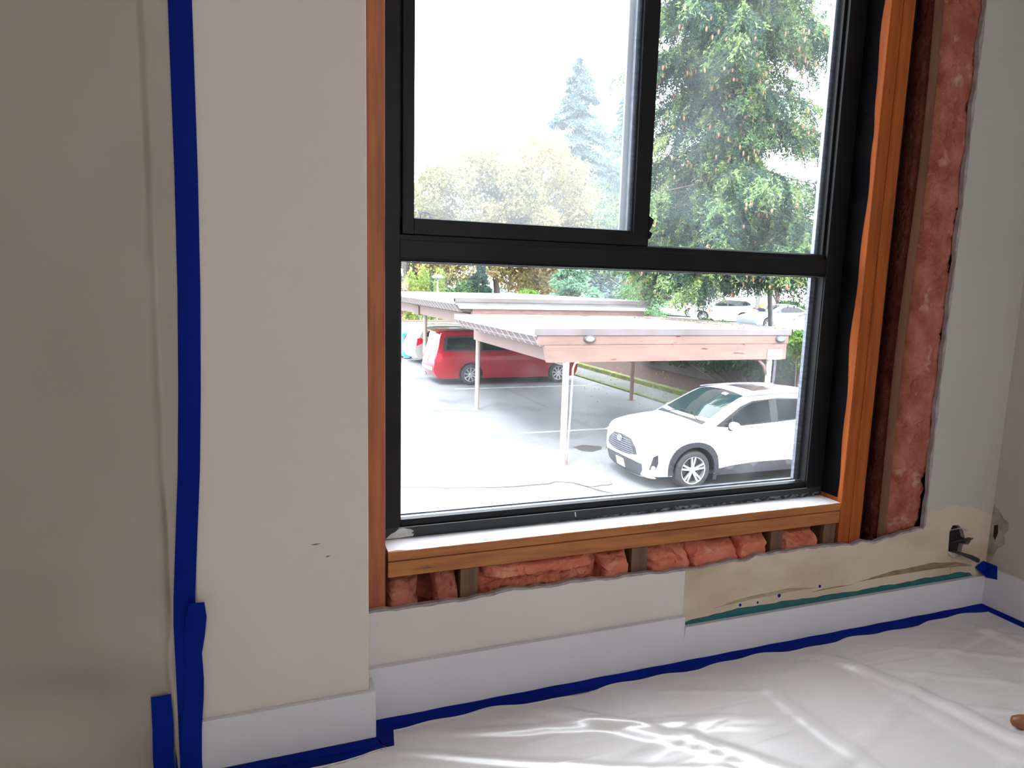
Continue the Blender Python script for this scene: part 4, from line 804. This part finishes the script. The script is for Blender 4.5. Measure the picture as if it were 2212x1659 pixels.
generic('sedan_car', 'pale teal sedan nearest the right edge of the window on the upper lot', (20.9, 21.8, UZ), math.radians(10), mat('pale_teal_paint', (.30, .40, .43), .2, coat=.7), sprof, scr, .91, 4.66, sa_, sband, swin, wr=.32, roof=1.43, belt=.95, wtop=[(5.1, -.82), (6.9, -.78), (6.9, .78), (5.1, .82)], rtop=[(9.2, -.78), (11.1, -.82), (11.1, .82), (9.2, .78)], mir=(1.7, .98))

# ---- bin, fence, lamp post, buildings
b_ = empty('wheeled_bin', (6.15, 29.6, gz(0)), 'turquoise wheeled bin behind the silver crossover', 'bin'); TURQ = mat('turquoise_plastic', (.06, .42, .50), .4)
q = MB(); q.hexa([(-.22, -.25, .08), (.22, -.25, .08), (.22, .25, .08), (-.22, .25, .08)], [(-.30, -.33, 1.15), (.30, -.33, 1.15), (.30, .33, 1.15), (-.30, .33, 1.15)]); q.build('bin_body', TURQ, b_, bevel=.02)
q = MB(); q.hexa([(-.33, -.36, 1.15), (.33, -.36, 1.15), (.33, .38, 1.15), (-.33, .38, 1.15)], [(-.31, -.30, 1.22), (.31, -.30, 1.22), (.31, .36, 1.28), (-.31, .36, 1.28)]); q.build('lid', TURQ, b_, bevel=.01)
for s_ in (-1, 1): q = MB(); q.lathe([(0, -.03), (.1, -.03), (.1, .03), (0, .03)], 16, 'y'); o = q.build('wheel', BLK, b_); o.location = (s_*.2, .28, .1)
fe = empty('white_fence', (0, 0, 0), 'low white fence at the far left end of the lot', 'fence')
q = MB(); [q.box(4.0+k*.16, 4.0+k*.16+.145, 34, 34.03, gz(.05), gz(1.45)) for k in range(50)]; q.build('board_panel', mat('fence_white', (.5, .49, .48), .7), fe)
for k in range(5): MB().box(4+k*2, 4.1+k*2, 34.03, 34.13, gz(0), gz(1.5)).build('fence_post', PINKD, fe)
MB().box(4, 12, 33.95, 34.1, gz(1.45), gz(1.53)).build('top_rail', PINKD, fe)
lp = empty('lamp_post', (9.1, 36, gz(0)), 'slim grey lamp post with a round head left of the maple', 'lamp post')
q = MB(); q.tube([(0, 0, 0), (0, 0, 3.75)], .04, 8); q.build('pole', mat('grey_steel', (.3, .33, .36), .5), lp, smooth=True)
q = MB(); q.lathe([(.0, 3.75), (.26, 3.75), (.33, 3.82), (.25, 3.93), (.0, 3.97)], 20, 'z'); q.build('lamp_head', mat('head_blue', (.30, .33, .42), .5), lp, smooth=True)
def building(name, label, x0, x1, y0, y1, h, wallm, z0, lap=0, wins=()):
    e = empty(name, ((x0+x1)/2, (y0+y1)/2, z0), label, 'building'); q = MB(); a, b2 = (x1-x0)/2, (y1-y0)/2; q.box(-a, a, -b2, b2, 0, h)
    if lap:
        for k in range(int(h/lap)): q.hexa([(-a-.02, -b2-.03, k*lap), (a+.02, -b2-.03, k*lap), (a+.02, -b2, k*lap), (-a-.02, -b2, k*lap)], [(-a-.02, -b2-.008, k*lap+lap*.96), (a+.02, -b2-.008, k*lap+lap*.96), (a+.02, -b2, k*lap+lap*.96), (-a-.02, -b2, k*lap+lap*.96)])
    q.build('wall', wallm, e); MB().box(-a-.4, a+.4, -b2-.4, b2+.4, h, h+.25).build('roof', mat('roof_grey', (.12, .12, .13), .8), e)
    for (wx, wz, ww, wh) in wins:
        f = MB().box(wx-ww/2, wx+ww/2, -b2-.06, -b2+.01, wz-wh/2, wz+wh/2).build('window', mat('window_frame_grey', (.12, .12, .13), .5), e)
        for k in (-1, 1): MB().box(wx+k*ww*.24-ww*.20, wx+k*ww*.24+ww*.20, -b2-.075, -b2-.055, wz-wh*.43, wz+wh*.43).build('pane', CGLASS, f)
building('house', 'grey-brown house half hidden behind the spruce boughs', 35.6, 48.4, 64, 70, 6.2, mat('dark_siding', (.13, .12, .13), .8, (.1, .09, .1), 2), gz(.5), 0, [(-4.2, 4.0, 2.4, 1.5), (2.2, 4.0, 2.8, 1.5)])
building('house', 'white lap-sided house behind the upper lot at right', 41.5, 60, 46.2, 56, 7.0, mat('white_siding', (.72, .72, .74), .7), gz(.8), .22, [(-3.0, 3.2, 1.6, 1.4), (3.0, 3.2, 1.6, 1.4)])

# ---------------------------------------------------------------- plants
def leafmat(name, col, col2, tr=.35, rough=.6, scale=1.5):
    M = mat(name, col, rough, col2, scale, spec=.3, lo=.4, hi=.6); t = M.node_tree; N = t.nodes; L = t.links
    g = N.new('ShaderNodeNewGeometry'); hs = N.new('ShaderNodeHueSaturation'); mr = N.new('ShaderNodeMapRange')
    mr.inputs[3].default_value = .55; mr.inputs[4].default_value = 1.5; L.new(g.outputs['Random Per Island'], mr.inputs[0]); L.new(mr.outputs[0], hs.inputs['Value'])
    b = N['Principled BSDF']; src = b.inputs['Base Color'].links[0].from_socket; L.new(src, hs.inputs['Color']); L.new(hs.outputs[0], b.inputs['Base Color'])
    tl = N.new('ShaderNodeBsdfTranslucent'); L.new(hs.outputs[0], tl.inputs[0]); ms = N.new('ShaderNodeMixShader'); ms.inputs[0].default_value = tr
    L.new(b.outputs[0], ms.inputs[1]); L.new(tl.outputs[0], ms.inputs[2]); L.new(ms.outputs[0], N['Material Output'].inputs[0]); return M
def rnd_frames(n, up=None, spread=1.0):
    d = RNG.normal(size=(n, 3))
    if up is not None: d = np.array(up)*1.0+d*spread
    d /= np.linalg.norm(d, axis=1)[:, None]; e = RNG.normal(size=(n, 3)); e -= d*np.sum(d*e, 1)[:, None]; e /= np.linalg.norm(e, axis=1)[:, None]; return d, e
def leaves(name, P, size, m, parent=None, asp=.55, jitter=.35, fold=.25):
    """pointed leaves, two triangles each, at points P"""
    n = len(P); d, e = rnd_frames(n); nn = np.cross(d, e); s = size*(1+jitter*RNG.normal(size=n)).clip(.4, 2)[:, None]
    V = np.stack([P-d*s*.5, P+e*s*asp*.5+nn*s*fold*.3, P+d*s*.5, P-e*s*asp*.5+nn*s*fold*.3], 1).reshape(-1, 3)
    F = np.arange(4*n).reshape(n, 4); F = np.concatenate([F[:, [0, 1, 2]], F[:, [0, 2, 3]]]); return fastmesh(name, V, F, m, parent)
def blob_pts(blobs, n, shell=.55):
    """points in the outer shell of ellipsoids (cx,cy,cz,rx,ry,rz)"""
    vol = np.array([b[3]*b[4]+b[4]*b[5]+b[3]*b[5] for b in blobs]); cnt = RNG.multinomial(n, vol/vol.sum()); out = []
    for b, k in zip(blobs, cnt):
        d = RNG.normal(size=(k, 3)); d /= np.linalg.norm(d, axis=1)[:, None]; r = (shell+(1-shell)*RNG.random(k))[:, None]
        out.append(np.array(b[:3])+d*r*np.array(b[3:])*(1+.12*np.sin(d[:, :1]*9+d[:, 1:2]*7)))
    return np.concatenate(out)
BARK = mat('bark', (.11, .085, .07), .9, (.07, .05, .045), 6, stretch=(3, 3, .6), bump=.5, bscale=20)
BARKG = mat('grey_bark', (.22, .215, .21), .9, (.12, .12, .115), 5, stretch=(3, 3, .7), bump=.5, bscale=20)

# --- big spruce with hanging boughs and cones (right pane)
sp = empty('spruce_tree', (13.9, 16.6, gz(1.0)), 'big spruce with hanging green boughs and brown cones at right', 'tree')
TX, TY_, TZ0 = 13.9, 16.6, gz(1.0)
TRK = [(14.62, 15.35, .4), (14.52, 15.35, 2.2), (14.3, 15.3, 3.6), (13.35, 15.2, 5.2), (12.75, 15.1, 6.5), (12.45, 15.05, 7.6), (12.2, 15.0, 9.2), (12.05, 15, 12), (12.0, 15, 19)]
def trk(z):
    for a_, b_ in zip(TRK, TRK[1:]):
        if z <= b_[2]: t_ = max(0, (z-a_[2])/(b_[2]-a_[2])); return (a_[0]+(b_[0]-a_[0])*t_, a_[1]+(b_[1]-a_[1])*t_)
    return TRK[-1][:2]
q = MB(); q.tube([(x-TX, y-TY_, z-1.0) for x, y, z in TRK], [.075, .068, .07, .10, .14, .17, .16, .13, .04], 16); q.build('trunk', BARKG, sp, smooth=True)
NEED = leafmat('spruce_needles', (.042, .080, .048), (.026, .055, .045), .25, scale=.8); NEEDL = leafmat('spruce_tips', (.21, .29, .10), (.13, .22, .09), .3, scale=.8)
VV = []; TT = []; CONE = []; BR = MB()
def needle_tris(P, D, ln, wd, arr):
    """flat sprays: along direction D at P, a fishbone of needles"""
    n = len(P); e = RNG.normal(size=(n, 3)); e -= D*np.sum(D*e, 1)[:, None]; e /= np.linalg.norm(e, axis=1)[:, None]
    a = P; b = P+D*ln*.45+e*wd; c = P+D*ln; d = P+D*ln*.45-e*wd
    arr.append(np.stack([a, b, c, d], 1))
rb = random.Random(11); NB = 310
for k in range(NB):
    h = 4.9+13*((k-60+.5)/250)**1.15 if k >= 60 else 4.3+.02*k; az = rb.uniform(0, 2*math.pi); L_ = (3.9*(1-(h-4.0)/17)**.8+.4)*rb.uniform(.6, 1.12)
    dirx, diry = math.cos(az), math.sin(az); toward = (dirx*(-.64)+diry*(-.77))
    if 7.0 < h < 9.8 and toward > .25: L_ *= .28      # the trunk shows between boughs here
    if h < 6: L_ *= 1.0 if dirx < .2 else .75
    pts = []; m_ = 14; ox, oy = trk(h)
    for i in range(m_+1):
        s = i/m_; pts.append(np.array([ox+dirx*L_*s, oy+diry*L_*s, gz(h)+L_*(.10*s-.60*s*s+.28*s**4)+.05*math.sin(s*9+k)]))
    BR.tube([tuple(p-np.array([TX, TY_, TZ0])) for p in pts[::2]], [.028*(1-.85*i/7) for i in range(8)], 5, cap=False)
    for i in range(1, m_+1):
        p = pts[i]; s = i/m_; tl = (.70*(1-s)**.5+.28)*min(1, L_/2.5+.3)
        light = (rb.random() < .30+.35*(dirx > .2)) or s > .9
        for sd_ in (-1, 1):
            for rep in range(2):
                ang = az+sd_*rb.uniform(.5, 1.3); hang = rb.uniform(.3, 1.7)
                dv = np.array([math.cos(ang), math.sin(ang), -hang]); dv /= np.linalg.norm(dv); p0 = p+RNG.normal(size=3)*.06
                nt_ = max(4, int(tl/.05)); ss = np.linspace(0, 1, nt_); PP = p0+dv*tl*ss[:, None]+np.array([0, 0, -.28*tl])*(ss[:, None]**2)
                lim = gz(2.95) if p0[0] < 11.2 else (gz(3.3) if p0[0] < 13.9 else gz(4.0)); PP = PP[PP[:, 2] > lim+.15*math.sin(p0[0]*7)]; nt_ = len(PP)
                if nt_ == 0: continue
                DD = np.tile(dv, (nt_, 1))+RNG.normal(size=(nt_, 3))*.6; DD /= np.linalg.norm(DD, axis=1)[:, None]
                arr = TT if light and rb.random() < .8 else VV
                for _ in range(4):
                    D2 = DD+RNG.normal(size=(nt_, 3))*.55; D2 /= np.linalg.norm(D2, axis=1)[:, None]; needle_tris(PP+RNG.normal(size=(nt_, 3))*.03, D2, .115, .016, arr)
                if rb.random() < .14 and s > .35: CONE.append((PP[-1]+np.array([0, 0, -.05]), h, toward))
def quads(name, arr, m, par, org):
    A = np.concatenate(arr)-np.array(org); n = len(A); F = np.arange(4*n).reshape(n, 4); return fastmesh(name, A.reshape(-1, 3), F, m, par)
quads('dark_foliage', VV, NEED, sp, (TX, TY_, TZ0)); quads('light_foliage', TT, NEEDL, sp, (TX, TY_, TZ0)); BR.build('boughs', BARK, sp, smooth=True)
CONEM = mat('spruce_cone', (.38, .20, .12), .7, (.26, .12, .07), 60)
def cone_mesh(mb, c=(0, 0, 0), s=1.0):
    mb.lathe([(.004*s, .05*s), (.016*s, .04*s), (.022*s, .015*s), (.020*s, -.02*s), (.010*s, -.052*s), (.001*s, -.06*s)], 8, 'z', c)
q = MB(); cone_mesh(q); cm = None
near = sorted([c for c in CONE if c[2] > -.3 and c[1] < 12.5], key=lambda c: -c[2])
for i, c in enumerate(near[:100]):
    if cm is None: o = q.build('cone', CONEM, sp, smooth=True); cm = o
    else: o = cm.copy(); C.objects.link(o)
    o.parent = sp; o.location = tuple(c[0]-np.array([TX, TY_, TZ0])); o.scale = (1.25, 1.25, .85)
q = MB()
for c in near[100:]+[c for c in CONE if not (c[2] > -.3 and c[1] < 12.5)]: cone_mesh(q, tuple(c[0]-np.array([TX, TY_, TZ0])), 1.15)
o = q.build('cone_mass', CONEM, sp, smooth=True); o['kind'] = 'stuff'

def conifer(name, label, x, y, z0, H, R, n, m, size=.22, h0=.08, ln=.5, grp=None, trunkm=BARK):
    e = empty(name, (x, y, z0), label, 'tree', grp); q = MB(); q.tube([(0, 0, 0), (0, 0, H*.95)], [R*.07, .03], 10); q.build('trunk', trunkm, e, smooth=True)
    nb = int(H*7); P = []; D = []
    for k in range(nb):
        h = H*(h0+(1-h0)*(k+RNG.random())/nb); L_ = R*(1-h/H)**.8*RNG.uniform(.65, 1.1)+.15; az = RNG.uniform(0, 6.283); kk = int(n/nb); s = RNG.random(kk)**.6
        w_ = .28*L_*RNG.normal(size=kk)*(.4+s*.6); dr = np.array([math.cos(az), math.sin(az), 0]); sd_ = np.array([-dr[1], dr[0], 0])
        P.append(dr*(L_*s)[:, None]+sd_*w_[:, None]+np.array([0, 0, 1])*(h-.35*L_*s**2-RNG.random(kk)*.18*ln)[:, None])
        D.append(np.tile(dr*.7+np.array([0, 0, -.4]), (kk, 1))+sd_*(w_*.8)[:, None]+RNG.normal(size=(kk, 3))*.55)
    P = np.concatenate(P); D = np.concatenate(D); D /= np.linalg.norm(D, axis=1)[:, None]; arr = []; needle_tris(P, D, size*1.5, size*.22, arr); needle_tris(P, D[::-1], size*1.2, size*.2, arr)
    quads('foliage', arr, m, e, (0, 0, 0)); return e
def broadleaf(name, label, x, y, z0, blobs, n, size, m, trunk, grp=None, bm=BARK, shell=.5, cat='tree', br=True):
    e = empty(name, (x, y, z0), label, cat, grp); q = MB(); q.tube(*trunk, 12)
    if br:
        top_ = Vector(trunk[0][-1])
        for b in blobs:
            mid = top_.lerp(Vector(b[:3]), .5)+Vector((0, 0, -.2)); q.tube([trunk[0][-2] if len(trunk[0]) > 2 else trunk[0][-1], mid, b[:3]], [trunk[1][-1]*.8, trunk[1][-1]*.45, .02], 6, cap=False)
            for t_ in range(3):
                a = RNG.uniform(0, 6.283); q.tube([mid, mid.lerp(Vector((b[0]+b[3]*.8*math.cos(a), b[1]+b[4]*.8*math.sin(a), b[2]+b[5]*RNG.uniform(-.6, .8))), .95)], [trunk[1][-1]*.3, .012], 5, cap=False)
    q.build('trunk', bm, e, smooth=True)
    leaves('foliage', blob_pts(blobs, n, shell), size, m, e); return e
def bush(name, label, x, y, z0, blobs, n, size, m, cat='shrub', grp=None, shell=.6):
    e = empty(name, (x, y, z0), label, cat, grp); q = MB()
    for b in blobs: q.tube([(b[0]*.4, b[1]*.4, 0), (b[0], b[1], b[2])], [.03, .01], 5, cap=False)
    q.build('stems', BARK, e); leaves('foliage', blob_pts(blobs, n, shell), size, m, e); return e
def blobs_in(r, cx, cy, cz, RX, RY, RZ, n, s0, s1):
    o = []
    for _ in range(n):
        d = np.array([r.gauss(0, 1) for _ in range(3)]); d /= np.linalg.norm(d); f = r.random()**.4; s = r.uniform(s0, s1)
        o.append((cx+d[0]*RX*f, cy+d[1]*RY*f, cz+d[2]*RZ*f, s, s, s*.75))
    return o
MAPLE = leafmat('maple_leaves', (.37, .29, .13), (.27, .25, .10), .4, scale=.35); MAPLE2 = leafmat('rusty_leaves', (.40, .24, .15), (.35, .27, .15), .4, scale=.4)
YELG = leafmat('yellow_green_leaves', (.34, .39, .09), (.20, .29, .08), .4, scale=.6); DKGR = leafmat('dark_green_leaves', (.045, .085, .035), (.03, .06, .03), .25, scale=.8)
MIDG = leafmat('mid_green_leaves', (.08, .15, .05), (.05, .11, .04), .3, scale=.8); BLUEG = leafmat('blue_green_needles', (.19, .33, .23), (.13, .26, .15), .3, scale=.6)
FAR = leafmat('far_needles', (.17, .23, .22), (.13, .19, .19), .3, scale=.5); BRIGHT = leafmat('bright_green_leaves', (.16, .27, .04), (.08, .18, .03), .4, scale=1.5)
r_ = random.Random(5)
broadleaf('maple_tree', 'spreading autumn maple with pale yellow-brown leaves behind the carport', 15.7, 45, gz(0), blobs_in(r_, .8, 0, 8.4, 7.8, 3.2, 5.6, 84, 1.0, 1.8)+[(dx, dy, 3.9+.5*math.sin(dx), 1.1, 1.0, .8) for dx, dy in ((-5, 0), (-3.6, .8), (-2.2, -.6), (-1.2, 1.5), (1.4, -.4), (2.8, .7), (4.0, 0), (5.0, .6))], 90000, .21, MAPLE, ([(0, 0, 0), (0, 0, 2.5), (-.2, 0, 4.2), (-.3, 0, 6.5)], [.27, .23, .20, .13]))
broadleaf('autumn_tree', 'paler rusty tree at the right of the maple', 21.5, 50, gz(0), blobs_in(r_, 0, 0, 5.4, 3.8, 2.5, 3.2, 26, .8, 1.5), 22000, .21, MAPLE2, ([(0, 0, 0), (.1, 0, 2.5), (0, 0, 5)], [.2, .17, .1]))
broadleaf('broadleaf_tree', 'pale green tree at the far left of the window', 9.6, 47, gz(0), blobs_in(r_, 0, 0, 5.0, 3.4, 2.2, 3.3, 26, .8, 1.5), 20000, .2, YELG, ([(0, 0, 0), (.1, 0, 2.5), (0, 0, 5)], [.2, .17, .1]))
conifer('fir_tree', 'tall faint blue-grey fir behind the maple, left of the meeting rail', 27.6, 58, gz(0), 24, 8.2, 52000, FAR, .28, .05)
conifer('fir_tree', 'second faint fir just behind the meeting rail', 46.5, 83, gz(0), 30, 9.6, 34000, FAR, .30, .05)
conifer('dark_conifer', 'dark conical shrub left of the maple trunk', 13.2, 41.5, gz(0), 4.9, 1.5, 7000, leafmat('dark_cedar', (.035, .085, .06), (.03, .06, .05), .2), .18, .02)
conifer('pine_tree', 'soft blue-green young pine behind the carport roof', 16.3, 33.5, gz(.6), 5.3, 2.6, 12000, BLUEG, .22, .03)
conifer('pine_tree', 'green young pine with a thin reddish trunk near the spruce boughs', 20.8, 34, gz(1.0), 6.0, 2.6, 9000, leafmat('pine_green', (.17, .31, .13), (.11, .23, .11), .3), .2, .03, trunkm=mat('red_bark', (.35, .17, .12), .8))
for k, (x, y, h) in enumerate(((7.9, 37.5, 3.9), (8.75, 38, 4.25), (9.7, 38, 4.1), (6.9, 38, 3.8))):
    bush('hedge_column', ['yellow-green hedge column, third from the right in the row', 'tallest yellow-green hedge column beside the lamp post', 'yellow-green hedge column right of the lamp post', 'leftmost hedge column at the window edge'][k], x, y, gz(0), [(0, 0, h*f, .5*(1.1-f*.5), .5*(1.1-f*.5), h*.2) for f in (.15, .35, .55, .75, .88)], 3500, .12, YELG, 'hedge', 'hedge columns by the lamp post', .75)
bush('shrub', 'dark mixed shrub between the hedge columns and the dark conifer', 11.3, 41, gz(0), blobs_in(r_, 0, 0, 2.5, 1.6, .8, 1.8, 12, .6, 1.0), 10000, .16, MIDG)
bush('shrub', 'reddish bush low at the far left behind the roof', 6.6, 34.9, gz(0), blobs_in(r_, 0, 0, 2.4, .7, .3, .9, 5, .35, .5), 2500, .12, MAPLE2)
bush('shrub', 'small bright green shrub behind the roof right of the maple trunk', 16.0, 40, gz(0), blobs_in(r_, 0, 0, 2.5, 1.0, .8, .8, 6, .5, .8), 4500, .14, BRIGHT)
bush('juniper', 'yellow-green spreading juniper behind the silver wagon', 30.8, 48, gz(1.2), blobs_in(r_, 0, 0, .9, 2.6, .8, .5, 9, .6, .8), 7000, .2, YELG, grp=None)
bush('juniper', 'yellow-green juniper between the white crossover and white house', 37.5, 43.6, gz(1.2), blobs_in(r_, 0, 0, .8, 1.5, .8, .5, 6, .5, .8), 5000, .18, YELG)
bush('shrub', 'long low green planting in front of the white house', 43.8, 44.5, gz(1.2), blobs_in(r_, 0, 0, .8, 3.6, .8, .5, 10, .6, .9), 8000, .18, MIDG)
bush('shrub', 'dark green bush just beyond the right edge of the near roof', 14.9, 18.8, gz(1.2), blobs_in(r_, 0, 0, .85, .5, 1.7, .30, 8, .35, .5), 9000, .10, MIDG)
bush('hedge', 'dark green hedge hanging over the retaining wall under the carport', 14.2, 15.0, gz(.5), [(.15*math.sin(k*2.1), -6+k*.6, 1.15+.12*math.sin(k*1.7)-.012*k, .55, .6, .62) for k in range(8, 22)], 26000, .11, DKGR, 'hedge')
bush('leafy_shrub', 'bright green leafy shrub at the right edge beside the carport', 12.55, 11.9, gz(0), blobs_in(r_, .1, 0, 2.05, .36, .4, .55, 12, .22, .34), 6500, .10, BRIGHT)
q = MB(); q.tube([(12.30, 12.6, gz(0)), (12.36, 12.6, gz(1.9))], .03, 8); tag(q.build('slim_pole', mat('pole_purple', (.10, .09, .13), .6), smooth=True), 'thin dark pole below the bright leafy shrub', 'pole')
bush('leafy_shrub', 'sparse low shrub behind the white SUV at the right edge', 13.6, 12.0, gz(.2), blobs_in(r_, 0, 0, .9, .5, .5, .4, 5, .3, .4), 900, .10, MIDG)
broadleaf('slender_tree', 'sparse rusty-leaved tree in front of the white house', 31.0, 34.0, gz(1.2), blobs_in(r_, 0, 0, 3.6, 1.8, 1.2, 1.5, 7, .6, 1.0), 1800, .16, MAPLE2, ([(0, 0, 0), (.03, 0, 1.5), (-.05, 0, 3.0)], [.12, .10, .07]))
broadleaf('slender_tree', 'pale thin tree trunk left of the sparse rusty tree', 28.6, 33.0, gz(1.2), [(0, 0, 8.5, 1.2, 1.2, 1.0)], 1200, .14, MIDG, ([(0, 0, 0), (.06, 0, 2), (-.02, 0, 4), (0, 0, 8)], [.14, .13, .12, .05]), bm=BARKG)
# fallen leaves around the kerb and the near roof edge
P = np.stack([RNG.uniform(9.5, 14.2, 420), RNG.uniform(11, 27, 420), np.full(420, gz(.02))], 1); P[:, 2] = np.where(P[:, 0] > 13.15, gz(.14)+(P[:, 0]-13.15)*.27, np.where(P[:, 0] > 12.9, gz(.175), gz(.02)))
P2 = np.stack([10.75-np.abs(RNG.normal(size=200))*.7, RNG.uniform(10.6, 16.2, 200), np.full(200, gz(2.70))], 1)
o = leaves('fallen_leaves', P, .055, MAPLE2); tag(o, 'scattered fallen leaves on the kerb and asphalt', 'leaves', kind='stuff')
o = leaves('fallen_leaves', P2, .05, MAPLE2); tag(o, 'scattered fallen leaves on the near carport roof', 'leaves', kind='stuff')
